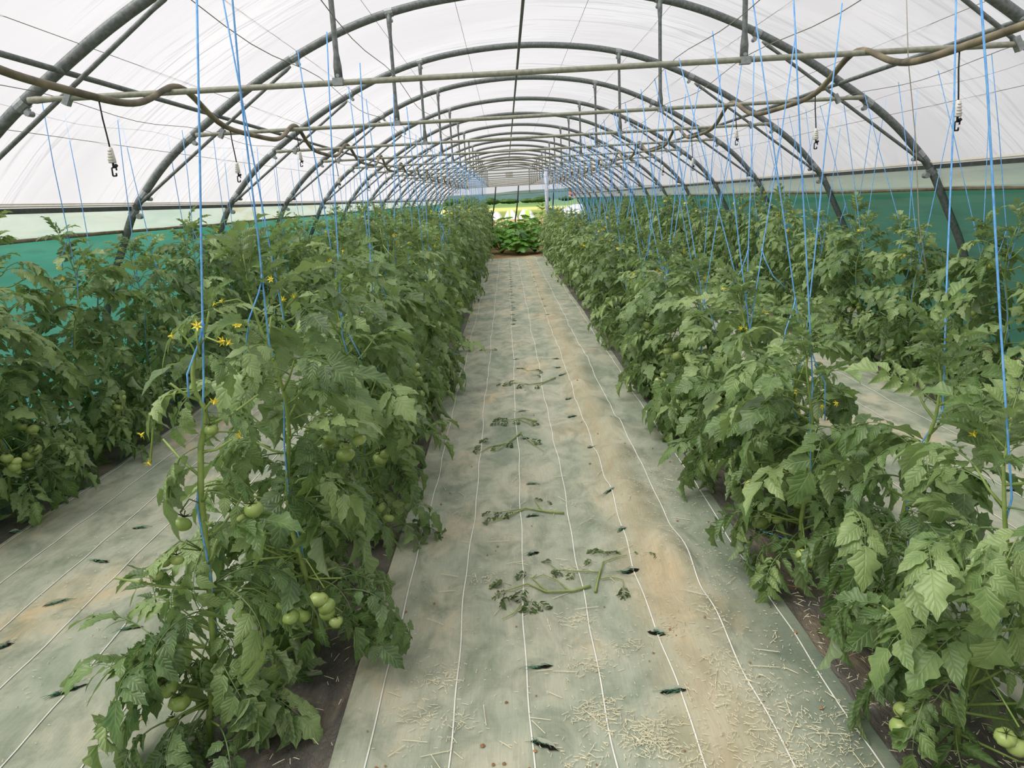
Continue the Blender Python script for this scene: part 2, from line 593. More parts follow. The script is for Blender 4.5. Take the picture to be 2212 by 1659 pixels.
def hoop(k, Y):
    idx = k - 2
    if idx < 0:
        lab = 'steel hoop behind the viewpoint, %s before the picture' % ('second' if k == 0 else 'first')
    else:
        lab = 'grey steel hoop with tie bar and braces, %s from the camera' % ORD[idx]
    t = thing('steel_hoop', lab, 'hoop', (CX, Y, 0), 'tunnel hoops')
    mb = MB()
    pts = smooth_curve(prof_full(0.0), 3)
    mb.tube([(p.x, 0, p.z) for p in pts], 0.036, 10)
    mb.build('hoop_tube', M_STEEL, t)
    mb = MB()
    zt = 2.37
    xe = x_at_z(zt) - 0.03
    dz = 0.012
    mb.tube([(-xe, -0.05, zt - dz), (-xe + 0.05, -0.05, zt - dz), (-xe + 0.12, -0.05, zt - dz), (0, -0.05, zt), (xe - 0.12, -0.05, zt + dz), (xe - 0.05, -0.05, zt + dz), (xe, -0.05, zt + dz)],
            [0.018, 0.022, 0.017, 0.017, 0.017, 0.022, 0.018], 8)
    mb.build('tie_bar', M_TIE, t)
    for s in (-1, 1):
        mb = MB()
        zd = 3.305
        mb.tube([(s * 1.2, -0.02, zt + 0.0), (s * 1.2, -0.03, zt + 0.09), (s * 1.2, -0.03, zt + 0.16), (s * 1.2, -0.03, zd - 0.18), (s * 1.2, -0.03, zd - 0.1), (s * 1.2, -0.02, zd)],
                [0.024, 0.025, 0.016, 0.016, 0.022, 0.022], 8, 0.8)
        dr = mb.build('dropper', M_STEEL, t)
        mb = MB()
        mb.tube([(s * 1.2, -0.055, zt + 0.035), (s * 1.2, 0.02, zt + 0.035)], 0.011, 8)
        mb.box((s * 1.2, -0.05, zt), (0.06, 0.042, 0.042))
        mb.build('bracket', M_STEEL_LT, dr, False)
        mb = MB()
        a, b = Vector((s * 3.63, -0.045, 1.79)), Vector((s * 2.11, -0.045, 2.90))
        mb.tube([a, a.lerp(b, 0.03), a.lerp(b, 0.08), a.lerp(b, 0.92), a.lerp(b, 0.97), b], [0.012, 0.02, 0.015, 0.015, 0.02, 0.012], 8)
        mb.build('brace', M_STEEL, t)
        # clamps: eaves pair, brace head, tie end
        for (cx, cz, big) in ((3.65, 1.86, 0), (3.74, 1.705, 1), (2.08, 2.98, 0), (3.12, 2.34, 0), (1.2, 3.305, 0)):
            i = min(range(len(PROF) - 1), key=lambda q: (PROF[q][0] - cx) ** 2 + (PROF[q][1] - cz) ** 2)
            tx, tz = PROF[i + 1][0] - PROF[i][0], PROF[i + 1][1] - PROF[i][1]
            T = Vector((s * tx, 0, tz)).normalized()
            c = Vector((s * x_at_z(cz), 0, cz))
            mb = MB()
            mb.tube([c - T * 0.035, c + T * 0.035], 0.040, 10)
            cl = mb.build('clamp', M_STEEL_LT, t, False)
            mb = MB()
            N = Vector((-s * abs(T.z), 0, -abs(T.x))).normalized()
            q = c + N * 0.062
            mb.tube([q + Vector((0, -0.03, 0)), q + Vector((0, 0.03, 0))], 0.026 if big else 0.018, 10)
            mb.box(c + N * 0.045, (0.03, 0.03, 0.03))
            mb.build('clamp_bolt', M_STEEL_LT, cl, False)
    for s in (-1, 1):
        mb = MB()
        c = Vector((s * 2.80, -0.05, zt + s * dz))
        mb.box(c, (0.035, 0.05, 0.085), Matrix.Rotation(s * -0.5, 3, 'Y'))
        mb.build('tie_clamp', M_STEEL_LT, t, False)


for k, Y in enumerate(HOOP_Y):
    hoop(k, Y)

# purlins
for s, nm, lab in ((0, 'ridge_purlin', 'steel ridge pipe running along the top of the tunnel'),
                   (-1, 'side_purlin', 'steel side pipe running along the left shoulder of the tunnel'),
                   (1, 'side_purlin', 'steel side pipe running along the right shoulder of the tunnel')):
    mb = MB()
    p = (CX, 3.385) if s == 0 else (CX + s * 2.83, 2.515)
    mb.tube([(p[0], Y0, p[1]), (p[0], Y1, p[1])], 0.016 if s == 0 else 0.018, 8)
    tag(mb.build(nm, M_STEEL), lab, 'pipe')

# thin roof wires under the film
for i, (x, z) in enumerate([(-3.30, 2.22), (-2.70, 2.66), (-2.05, 3.03), (-1.35, 3.29), (-0.62, 3.42), (0.62, 3.42), (1.35, 3.29), (2.05, 3.03), (2.70, 2.66), (3.30, 2.22)]):
    mb = MB()
    mb.tube([(CX + x, Y0, z), (CX + x, Y1, z)], 0.0022, 4)
    tag(mb.build('roof_wire', M_WIRE), 'thin wire under the roof film, %s from the left eaves' % ORD[i], 'wire', 'roof wires')

ROWS = {'L2': -2.97, 'L1': -0.85, 'R1': 1.27, 'R2': 3.39}
ROW_N = {'L2': 'the row by the left side wall', 'L1': 'the row left of the walkway', 'R1': 'the row right of the walkway', 'R2': 'the row by the right side wall'}
ROW_TXT = {'L2': 'in the row by the left side wall', 'L1': 'in the row left of the walkway', 'R1': 'in the row right of the walkway', 'R2': 'in the row by the right side wall'}
WZ = 2.40
for rk, rx in ROWS.items():
    for s in (-1, 1):
        mb = MB()
        pts = []
        y = Y0
        while y < Y1:
            fr = ((y - 4.83) / 2.5) % 1.0
            pts.append((rx + s * 0.22, y, WZ + 0.01 - 0.05 * math.sin(PI * fr) ** 2))
            y += 0.3125
        mb.tube(pts, 0.0024, 4)
        tag(mb.build('crop_wire', M_WIRE), 'thin %s crop wire strung above %s' % ('left' if s < 0 else 'right', ROW_N[rk]), 'wire', 'crop wires')


# ------------------------------------------------------------------ overhead hoses and sprinklers
def hose_z(y):
    fr = ((y - 4.93) / 2.5) % 1.0
    d = min(fr, 1 - fr)
    return 2.225 + 0.185 * math.exp(-(d / 0.17) ** 2)


for s, nm, hx in ((-1, 'left', -1.93), (1, 'right', 2.15)):
    mb = MB()
    pts = []
    y = -1.0
    while y < 41:
        pts.append((hx + 0.02 * math.sin(1.3 * y + s), y, hose_z(y)))
        y += 0.08
    mb.tube(pts, 0.0185, 8)
    tag(mb.build('irrigation_hose', M_HOSE), 'dusty irrigation hose draped in waves over the %s tie bars' % nm, 'hose', 'irrigation hoses')
    for i in range(18):
        y = 3.92 + 1.76 * i - (0.14 if s > 0 else 0)
        z = hose_z(y) - 0.015
        x = hx + 0.02 * math.sin(1.3 * y + s)
        t = thing('hanging_sprinkler', 'hanging sprinkler with white weight, %s from camera on the %s hose' % (ORD[i], nm), 'sprinkler', (x, y, z), 'hanging sprinklers')
        mb = MB()
        mb.tube([(0, 0, 0.02), (0.004, 0, -0.08), (0.012, 0, -0.17), (0.016, 0, -0.225)], 0.0042, 6)
        mb.build('drop_tube', M_BLACK, t)
        mb = MB()
        mb.tube([(0.016, 0, -0.215), (0.016, 0, -0.222), (0.016, 0, -0.285), (0.016, 0, -0.290)], [0.008, 0.0115, 0.019, 0.017], 10)
        for q in range(4):
            mb.box((0.016, -0.012 - 0.0012 * q, -0.232 - 0.014 * q), (0.017 + 0.003 * q, 0.008, 0.004))
        mb.build('weight', M_WHITE, t)
        mb = MB()
        mb.tube([(0.018, 0, -0.288), (0.018, 0, -0.312)], 0.006, 6)
        mb.tube([(0.026, 0, -0.300), (0.034, 0, -0.308)], 0.010, 6)
        for a, b in (((0.010, -0.312), (0.030, -0.312)), ((0.008, -0.312), (0.008, -0.352)), ((0.008, -0.352), (0.026, -0.352)), ((0.026, -0.352), (0.026, -0.338)), ((0.030, -0.312), (0.030, -0.326))):
            mb.tube([(a[0], 0, a[1]), (b[0], 0, b[1])], 0.0042, 5)
        mb.build('nozzle', M_BLACK, t)


# ------------------------------------------------------------------ ground cloths
def cover_h(x, y, kind):
    h = 0.014
    if kind == 'path':
        A = 0.55 + 0.45 * math.sin(2 * PI * y / 0.62 + 1.1 * math.sin(0.9 * y))
        near = min(1.0, max(0.15, (y - 1.6) / 1.2)) * (1.0 if y < 6.5 else max(0.25, 1 - (y - 6.5) / 6))
        h += 0.070 * A * math.exp(-((x - 0.62 - 0.05 * math.sin(2.7 * y)) / 0.11) ** 2) * near
        B = 0.5 + 0.5 * math.sin(2 * PI * y / 0.5 + 0.6)
        h += 0.022 * B * math.exp(-((x - 0.05) / 0.07) ** 2) * near
        h += 0.010 * (1 + math.sin(8.5 * y + 5 * x + 1.5 * math.sin(2.2 * y))) * math.exp(-((x - 0.42) / 0.34) ** 2) * near
    h += 0.0022 * (1 + math.sin(5.1 * y + 7 * x + math.sin(3 * x + y))) + 0.0012 * (1 + math.sin(19 * y - 9 * x))
    return h


STRIPS = [('path', -0.62, 1.045, -1.5, 21.9, M_COVER, 'grey-green woven ground cloth with white lines forming the central walkway'),
          ('left', -2.745, -1.09, -1.5, 22.4, M_COVER2, 'pale woven ground cloth between the two rows on the left'),
          ('right', 1.50, 3.15, -1.5, 22.4, M_COVER2, 'pale woven ground cloth between the two rows on the right'),
          ('edgel', -4.02, -3.22, -1.5, 22.4, M_COVER2, 'pale ground cloth strip along the foot of the left side wall'),
          ('edger', 3.66, 4.50, -1.5, 22.4, M_COVER2, 'pale ground cloth strip along the foot of the right side wall')]
COVER_OBJ = {}
for key, xa, xb, ya, yb, mat, lab in STRIPS:
    o = thing('ground_cloth', lab, 'ground cloth', (0, 0, 0))
    COVER_OBJ[key] = o
    nx = 56 if key == 'path' else 26
    xs = np.linspace(xa, xb, nx)
    ys = [ya]
    while ys[-1] < yb:
        ys.append(ys[-1] + (0.03 if (1.5 < ys[-1] < 7 and key == 'path') else 0.10))
    ys[-1] = yb
    vs = []
    for y in ys:
        wob = 0.006 * math.sin(1.9 * y + xa)
        for x in xs:
            vs.append((float(x) + wob, y, cover_h(float(x), y, key)))
    mb = MB()
    mb.add(vs, [(r * nx + i, r * nx + i + 1, (r + 1) * nx + i + 1, (r + 1) * nx + i) for r in range(len(ys) - 1) for i in range(nx - 1)])
    mb.build('cloth', mat, o)
    lx = [-0.505 + 0.25 * k for k in range(7)] if key == 'path' else [xa + 0.03 + 0.2633 * k for k in range(7)]
    for x in lx:
        if x > xb - 0.02:
            continue
        mb = MB()
        vs = []
        for y in ys:
            xx = x + 0.006 * math.sin(1.9 * y + xa) + 0.004 * math.sin(4.3 * y + 9 * x) + 0.0025 * math.sin(11 * y + 31 * x)
            z = cover_h(xx, y, key) + 0.0035
            w = 0.0024
            vs += [(xx - w, y, z), (xx, y, z + 0.0012), (xx + w, y, z)]
        mb.add(vs, [(r * 3 + i, r * 3 + i + 1, (r + 1) * 3 + i + 1, (r + 1) * 3 + i) for r in range(len(ys) - 1) for i in range(2)])
        mb.build('marker_line', M_LINE, o)

for rk, rx in ROWS.items():
    mb = MB()
    ys = np.arange(-1.5, 23.0, 0.12)
    nx = 12
    vs = []
    for y in ys:
        for i in range(nx):
            u = i / (nx - 1) * 2 - 1
            x = rx + u * 0.30
            vs.append((x, float(y), 0.006 + 0.03 * (1 - u * u) * 0.6 + 0.004 * (1 - abs(u)) * (1 + math.sin(14 * y + 9 * x) * math.sin(5 * y))))
    mb.add(vs, [(r * nx + i, r * nx + i + 1, (r + 1) * nx + i + 1, (r + 1) * nx + i) for r in range(len(ys) - 1) for i in range(nx - 1)])
    tag(mb.build('mulch_film', M_MULCH), 'dusty dark mulch film under the tomato plants ' + ROW_TXT[rk], 'mulch film', 'mulch films')

# planting slits: near-black patches painting the shaded soil inside, with frayed green threads
RS = random.Random(7)


def slit(key, x, y, w, l, ang, fray=8, hole=True):
    p = COVER_OBJ[key]
    z = cover_h(x, y, 'path' if key == 'path' else key)
    R = Matrix.Rotation(ang, 3, 'Z')
    mb = MB()
    n = 9
    top, bot = [], []
    for i in range(n):
        u = i / (n - 1)
        d = math.sin(PI * u)
        d = d ** .6 if 0 < i < n - 1 else 0.0
        a = R @ Vector(((u - 0.5) * l, w * d * RS.uniform(.25, .6), 0))
        b = R @ Vector(((u - 0.5) * l * .9, -w * d * RS.uniform(.05, .4), 0))
        za = cover_h(x + a.x, y + a.y, key) + 0.0045
        zb = cover_h(x + b.x, y + b.y, key) + 0.0045
        top.append((a.x, a.y, za - z))
        bot.append((b.x, b.y, zb - z))
    mb.add(top + bot, [(i, i + 1, n + i + 1, n + i) for i in range(n - 1)])
    s = mb.build('planting_slit', M_SLIT_SHADE, p, True, (x, y, z))
    mb = MB()
    # raised cloth lip behind the slit
    lip = []
    for i in range(n):
        t = top[i]
        d = math.sin(PI * i / (n - 1))
        lip.append((t[0] * 0.98, t[1] + 0.010 * d, t[2] + 0.010 * d))
    mb.add(top + lip, [(i, i + 1, n + i + 1, n + i) for i in range(n - 1)])
    mb.build('lip', M_COVER if key == 'path' else M_COVER2, s)
    mb = MB()
    fa = ang + RS.choice([0.0, PI]) + RS.uniform(-.5, .5)
    for k in range(fray):
        u = RS.random() - 0.5
        q = R @ Vector((u * l * .8, RS.uniform(-0.4, 0.7) * w * 0.5, 0))
        aa = fa + RS.uniform(-.6, .6)
        ln = RS.uniform(.02, .06)
        e = q + Vector((math.cos(aa), math.sin(aa) * .6, 0)) * ln
        m = (q + e) * .5
        hz = lambda v: cover_h(x + v.x, y + v.y, key) - z
        mb.tube([(q.x, q.y, hz(q) + .005), (m.x, m.y, hz(m) + RS.uniform(.006, .014)), (e.x, e.y, hz(e) + .005)], [.0012, .001, .0006], 3)
    mb.build('frayed_thread', M_FRAY, s)


PX_SLITS = [(1175, 1608, .035, .10, -.5), (1172, 1440, .02, .08, .1), (1152, 1192, .035, .07, .5), (1150, 1118, .03, .08, .3), (1146, 1050, .02, .06, .2), (1137, 950, .025, .05, .3),
            (1455, 1495, .03, .10, .1), (1418, 1368, .035, .08, -.6), (1362, 1232, .055, .09, .3), (1345, 1150, .02, .06, .7), (1318, 1072, .018, .06, .4), (1275, 966, .03, .04, .3),
            (1236, 898, .03, .09, .5), (1228, 860, .03, .08, .8), (1214, 810, .05, .07, .4), (1206, 795, .045, .06, .1), (1203, 775, .045, .06, .2), (1125, 888, .02, .07, .3),
            (1122, 795, .03, .09, -.5), (1116, 778, .02, .08, -.3), (1112, 692, .04, .07, .1), (1110, 665, .025, .07, .2)]
for px, py, w, l, a in PX_SLITS:
    q = at_z(px, py, 0.03)
    slit('path', q.x, q.y, w, l, a, 9)
for i in range(26):
    y = 10.0 + 0.45 * i
    slit('path', 0.01 + RS.uniform(-.01, .02), y, 0.03, 0.08, RS.uniform(-.4, .4), 3)
    if i % 2:
        slit('path', 0.50 + RS.uniform(-.01, .02), y + .2, 0.03, 0.07, RS.uniform(-.4, .4), 3)
for px, py, w, l, a in [(218, 1214, .035, .10, -.3), (118, 1305, .02, .10, .6), (300, 1140, .03, .08, .0), (285, 1358, .025, .09, .2), (150, 1492, .03, .13, .6), (15, 1395, .025, .07, 1.0), (30, 1150, .02, .06, .3)]:
    q = at_z(px, py, 0.02)
    slit('left', q.x, q.y, w, l, a, 12)
for px, py, w, l, a in [(2190, 1058, .04, .11, .1), (2165, 905, .03, .08, .2)]:
    q = at_z(px, py, 0.02)
    slit('right', q.x, q.y, w, l, a, 10)


# ------------------------------------------------------------------ straw and crumbs
def straw():
    rng = np.random.RandomState(11)
    v, f = [], []

    def bit(x, y, key, L, w, a):
        z = cover_h(x, y, key) + 0.004 + rng.rand() * 0.004
        c, s = math.cos(a) * L / 2, math.sin(a) * L / 2
        nx, ny = -math.sin(a) * w, math.cos(a) * w
        dz = rng.uniform(-0.2, 0.2) * L * 0.3
        o = len(v)
        v.extend([(x - c + nx, y - s + ny, z), (x - c - nx, y - s - ny, z), (x + c - nx, y + s - ny, z + abs(dz)), (x + c + nx, y + s + ny, z + abs(dz)), (x, y, z + w * 1.6 + abs(dz) / 2)])
        f.extend([(o, o + 1, o + 4), (o + 1, o + 2, o + 4), (o + 2, o + 3, o + 4), (o + 3, o, o + 4)])

    for i in range(2000):
        y = 1.6 + 3.0 * rng.rand() ** 2.0
        x = rng.uniform(-0.58, 1.02)
        if rng.rand() < 0.5:
            x = 1.0 - abs(rng.randn()) * 0.35
        if x < -0.58 or x > 1.02:
            continue
        bit(x, y, 'path', rng.uniform(0.005, 0.014), 0.0009, rng.rand() * 6.28)
    for px, py, n, sp in [(1390, 1590, 420, .07), (1290, 1540, 220, .06), (1275, 1440, 120, .06), (1350, 1400, 60, .06), (950, 1460, 120, .06), (1245, 1340, 90, .05), (985, 1560, 70, .06),
                          (1480, 1650, 200, .10), (1600, 1480, 160, .10), (1650, 1560, 200, .12), (1800, 1600, 220, .12), (1250, 1650, 120, .06), (1440, 1370, 60, .05), (1230, 1230, 50, .04), (1700, 1640, 160, .1),
                          (900, 1550, 60, .06), (1220, 1090, 30, .04), (1050, 1250, 40, .05), (1535, 1340, 40, .05), (1560, 1440, 60, .06)]:
        q = at_z(px, py, 0.02)
        for _ in range(int(n * .6)):
            x, y = q.x + rng.randn() * sp * 0.8, q.y + rng.randn() * sp * 0.7
            if -0.6 < x < 1.02:
                bit(x, y, 'path', rng.uniform(0.008, 0.028), 0.0009, rng.rand() * 6.28)
    for _ in range(90):
        y = 1.75 + rng.rand() ** 1.5 * 2.6
        x = rng.uniform(-0.5, 1.0)
        bit(x, y, 'path', rng.uniform(0.04, 0.11), 0.0012, rng.rand() * 6.28)
    def mulch_bit(x, y, L):
        a = rng.rand() * 6.28
        z = 0.034 + rng.rand() * 0.01
        c, s_ = math.cos(a) * L / 2, math.sin(a) * L / 2
        nx, ny = -math.sin(a) * .001, math.cos(a) * .001
        o = len(v)
        v.extend([(x - c + nx, y - s_ + ny, z), (x - c - nx, y - s_ - ny, z), (x + c - nx, y + s_ - ny, z + .004), (x + c + nx, y + s_ + ny, z + .004), (x, y, z + .004)])
        f.extend([(o, o + 1, o + 4), (o + 1, o + 2, o + 4), (o + 2, o + 3, o + 4), (o + 3, o, o + 4)])

    for _ in range(900):
        mulch_bit(rng.uniform(1.04, 1.50), 1.5 + 1.6 * rng.rand() ** 1.6, rng.uniform(.006, .035))
    for _ in range(160):
        mulch_bit(rng.uniform(-1.05, -.62), 1.7 + 1.6 * rng.rand() ** 1.3, rng.uniform(.008, .045))
    for _ in range(500):
        y = 1.9 + rng.rand() * 3.0
        x = rng.uniform(-2.3, -1.1)
        bit(x, y, 'left', rng.uniform(0.005, 0.022), 0.0011, rng.rand() * 6.28)
    mb = MB()
    mb.add(v, f)
    tag(mb.build('straw_litter', M_STRAW, None, False), 'dry chopped straw scattered over the front of the ground cloths', 'straw', None, 'stuff')
    mb = MB()
    for i in range(85):
        y = 1.9 + 9 * rng.rand() ** 2
        x = rng.uniform(-0.55, 1.0)
        r = rng.uniform(0.003, 0.009)
        z = cover_h(x, y, 'path') + 0.004
        vs = [(x + r * math.cos(a) * rng.uniform(.6, 1.2), y + r * math.sin(a) * rng.uniform(.6, 1.2), z) for a in np.arange(0, 6.2, 1.256)] + [(x, y, z + r * 0.8)]
        mb.add(vs, [(k, (k + 1) % 5, 5) for k in range(5)])
    tag(mb.build('soil_crumbs', M_CRUMB, None, False), 'small reddish soil crumbs lying on the walkway cloth', 'soil', None, 'stuff')


straw()


# ------------------------------------------------------------------ leaves
def leaflet(mb, P, T, N, L, W, droop, curl, rng, n=8, cols=5, lobes=4, lobe_amp=0.2, twist=0.0):
    T, N = T.normalized(), N.normalized()
    B = N.cross(T).normalized()
    N = T.cross(B).normalized()
    vs, uv = [], []
    p = Vector(P)
    ph = rng.random() * 6.28
    for i in range(n + 1):
        t = i / n
        a = droop * t
        d = T * math.cos(a) - N * math.sin(a)
        nn = N * math.cos(a) + T * math.sin(a)
        tw = twist * t
        b2 = B * math.cos(tw) + nn * math.sin(tw)
        n2 = nn * math.cos(tw) - B * math.sin(tw)
        if i:
            p = p + d * (L / n)
        sh = max(0.0, math.sin(PI * min(1.0, t ** 0.62))) ** 0.9 * (1.08 - 0.35 * t)
        for j in range(cols):
            q = j / (cols - 1) * 2 - 1
            e = 1.0
            if abs(q) > 0.9:
                saw = (t * lobes) % 1.0
                e = 1.0 + lobe_amp - 2.2 * lobe_amp * saw
                if n >= 7:
                    e *= 1 + (0.07 if i % 2 else -0.07)
            elif abs(q) > 0.4:
                saw = (t * lobes) % 1.0
                e = 1.0 - 0.5 * lobe_amp * saw
            hw = W * 0.5 * sh * e
            if abs(curl) > 1e-3:
                lat = math.sin(curl * abs(q)) / curl * hw * (1 if q >= 0 else -1)
                upz = (1 - math.cos(curl * q)) / curl * hw
            else:
                lat, upz = q * hw, 0.0
            upz += abs(q) * hw * 0.12 + (0.05 * W * math.sin(9 * t + ph + 2 * q) * abs(q) * sh)
            vs.append(tuple(p + b2 * lat + n2 * upz))
            uv.append((t + 0.001, q))
    fs = []
    for i in range(n):
        for j in range(cols - 1):
            fs.append((i * cols + j, (i + 1) * cols + j, (i + 1) * cols + j + 1, i * cols + j + 1))
    mb.add(vs, fs, uv)


def compound_leaf(mb, rng, hi=True, style='flat', O=None, M=None, S=1.0):
    """one pinnate tomato leaf along +X, about 0.34 long; O/M/S place it inside a joined crown"""
    t0 = MB()
    L = 0.37 * rng.uniform(0.85, 1.1)
    arch = {'flat': 0.9, 'droop': 1.7, 'curl': 1.6, 'tip': 0.5}[style] * rng.uniform(0.8, 1.2)
    rise = {'flat': 0.25, 'droop': 0.35, 'curl': 0.2, 'tip': 0.35}[style]
    K = 9 if hi else 5
    pts, dirs = [], []
    p = Vector((0, 0, 0))
    yaw = rng.uniform(-0.25, 0.25)
    for i in range(K + 1):
        t = i / K
        el = rise - arch * t ** 1.3
        az = yaw * t
        d = Vector((math.cos(el) * math.cos(az), math.cos(el) * math.sin(az), math.sin(el)))
        if i:
            p = p + d * (L * 0.8 / K)
        pts.append(p.copy())
        dirs.append(d)
    r0 = 0.0034
    t0.tube(pts, [r0 * (1 - 0.7 * i / K) for i in range(K + 1)], 5 if hi else 3)
    t0.uv = [(0.5, 0.02)] * len(t0.v)
    curl = {'flat': rng.uniform(-0.3, 0.7), 'droop': rng.uniform(-0.7, 0.4), 'curl': rng.uniform(1.7, 2.6), 'tip': rng.uniform(0.6, 1.3)}[style]
    nn, cc = (12, 5) if hi else (5, 3)

    def at(t):
        x = t * K
        i = min(K - 1, int(x))
        return pts[i].lerp(pts[i + 1], x - i), dirs[i].lerp(dirs[i + 1], x - i).normalized()

    def side(t, s, ll, ww):
        P, d = at(t)
        Bv = Vector((0, 0, 1)).cross(d)
        Bv = Bv.normalized() if Bv.length > 0.05 else Vector((0, 1, 0))
        Nv = d.cross(Bv)
        Nv = Nv.normalized()
        an = rng.uniform(0.75, 1.15)
        tip = -rng.uniform(0.0, 0.45) if style != 'tip' else rng.uniform(-0.1, 0.4)
        T = d * math.cos(an) + Bv * (s * math.sin(an)) + Nv * math.sin(tip)
        N2 = Nv + Bv * (s * rng.uniform(-0.25, 0.35)) + d * rng.uniform(-0.3, 0.3)
        pet = ll * 0.16
        if hi:
            e = P + T.normalized() * pet
            o = len(t0.v)
            t0.tube([P, e], 0.0014, 3)
            t0.uv = t0.uv[:o] + [(0.5, 0.02)] * (len(t0.v) - o)
            P = e
        leaflet(t0, P, T, N2, ll, ww, rng.uniform(0.2, 1.0) * (1.5 if style == 'droop' else 1.0), curl * rng.uniform(0.6, 1.2), rng, nn, cc, rng.choice([3, 4]) if hi else 2, rng.uniform(0.16, 0.34), rng.uniform(-0.6, 0.6))

    for t, sz in (((0.30, 0.55), (0.47, 0.80), (0.65, 0.95), (0.83, 0.92)) if hi else ((0.38, 0.7), (0.60, 0.95), (0.80, 0.95))):
        for s in (-1, 1):
            ll = 0.135 * sz * rng.uniform(0.8, 1.15)
            side(t + rng.uniform(-0.02, 0.02), s, ll, ll * rng.uniform(0.46, 0.60))
    for t in ((0.39, 0.56, 0.74) if hi else (0.5,)):
        s = rng.choice([-1, 1])
        ll = rng.uniform(0.03, 0.05)
        side(t, s, ll, ll * 0.7)
    P, d = at(1.0)
    Bv = Vector((0, 0, 1)).cross(d)
    Bv = Bv.normalized() if Bv.length > 0.05 else Vector((0, 1, 0))
    ll = 0.165 * rng.uniform(0.85, 1.15)
    leaflet(t0, P, d, d.cross(Bv), ll, ll * 0.60, rng.uniform(0.3, 0.9), curl * 0.8, rng, nn, cc, 3 if hi else 2, 0.34, rng.uniform(-0.3, 0.3))
    if O is not None:
        t0.v = [tuple(O + (M @ Vector(v)) * S) for v in t0.v]
    mb.add(t0.v, t0.f, t0.uv)


LR = random.Random(21)
HI = {}
for st, cnt in (('flat', 8), ('droop', 6), ('curl', 6), ('tip', 4)):
    HI[st] = []
    for i in range(cnt):
        mb = MB()
        compound_leaf(mb, LR, True, st)
        HI[st].append(mb.mesh('leaf', M_LEAF))


def leaf_rot(az, el, roll):
    return (Matrix.Rotation(az, 3, 'Z') @ Matrix.Rotation(-el, 3, 'Y') @ Matrix.Rotation(roll, 3, 'X'))


# tomato, calyx and flower meshes
def tomato_mesh(rng, ribs, amp, flat):
    mb = MB()
    nu, nv = 20, 10
    vs = []
    for i in range(1, nv):
        th = PI * i / nv
        for j in range(nu):
            a = 2 * PI * j / nu
            r = math.sin(th) * (1 + amp * abs(math.sin(a * ribs / 2)) * math.sin(th) - amp * 0.5)
            dip = 0.16 * math.exp(-(math.sin(th) / 0.35) ** 2) * (1 if th < PI / 2 else 0.4)
            vs.append((r * math.cos(a), r * math.sin(a), (math.cos(th) * (1 - dip)) * flat))
    fs = [((i * nu + j), (i + 1) * nu + j, (i + 1) * nu + (j + 1) % nu, i * nu + (j + 1) % nu) for i in range(nv - 2) for j in range(nu)]
    o = len(vs)
    vs += [(0, 0, 0.80 * flat), (0, 0, -0.95 * flat)]
    fs += [(o, j, (j + 1) % nu) for j in range(nu)] + [(o + 1, (nv - 2) * nu + (j + 1) % nu, (nv - 2) * nu + j) for j in range(nu)]
    mb.add(vs, fs)
    return mb.mesh('tomato', M_TOM)


TOM = [tomato_mesh(LR, 7, 0.16, 0.78), tomato_mesh(LR, 8, 0.12, 0.82), tomato_mesh(LR, 5, 0.05, 0.92)]
mb = MB()
for k in range(5):
    a = k * 2 * PI / 5
    d = Vector((math.cos(a), math.sin(a), 0))
    mb.tube([d * 0.05 + Vector((0, 0, .80)), d * 0.38 + Vector((0, 0, .93)), d * 0.72 + Vector((0, 0, 1.02)), d * 0.9 + Vector((0, 0, 1.22))], [.09, .08, .05, .015], 4, 0.5)
mb.tube([(0, 0, .75), (0.03, 0, 1.05), (0.10, 0, 1.45)], [.09, .07, .07], 5)
CALYX = mb.mesh('calyx', M_CALYX)
mb = MB()
for k in range(6):
    a = k * PI / 3
    d = Vector((math.cos(a), math.sin(a), 0))
    b = Vector((-math.sin(a), math.cos(a), 0))
    vs = [tuple(d * .002), tuple(d * .008 + b * .0035 + Vector((0, 0, .001))), tuple(d * .019 + Vector((0, 0, -.005))), tuple(d * .008 - b * .0035 + Vector((0, 0, .001))), tuple(d * .008 + Vector((0, 0, .002)))]
    mb.add(vs, [(0, 3, 4), (0, 4, 1), (4, 3, 2), (1, 4, 2)])
mb.tube([(0, 0, -.002), (0, 0, .005), (0, 0, .013)], [.0035, .003, .001], 5)
FLOWER = mb.mesh('flower', M_FLOW)


# ------------------------------------------------------------------ plants
def stem_path(h, rng, wob=0.035):
    pts = []
    n = max(6, int(h / 0.12))
    ph1, ph2 = rng.random() * 6.28, rng.random() * 6.28
    lx, ly = rng.uniform(-.05, .05), rng.uniform(-.05, .05)
    for i in range(n + 1):
        t = i / n
        k = min(1, t * 3)
        pts.append(Vector((k * wob * math.sin(7.0 * t * h + ph1) + lx * t, k * wob * math.sin(5.4 * t * h + ph2) + ly * t, h * t)))
    return pts


def on_path(pts, z):
    for a, b in zip(pts, pts[1:]):
        if a.z <= z <= b.z:
            return a.lerp(b, (z - a.z) / max(1e-6, b.z - a.z))
    return pts[-1].copy()


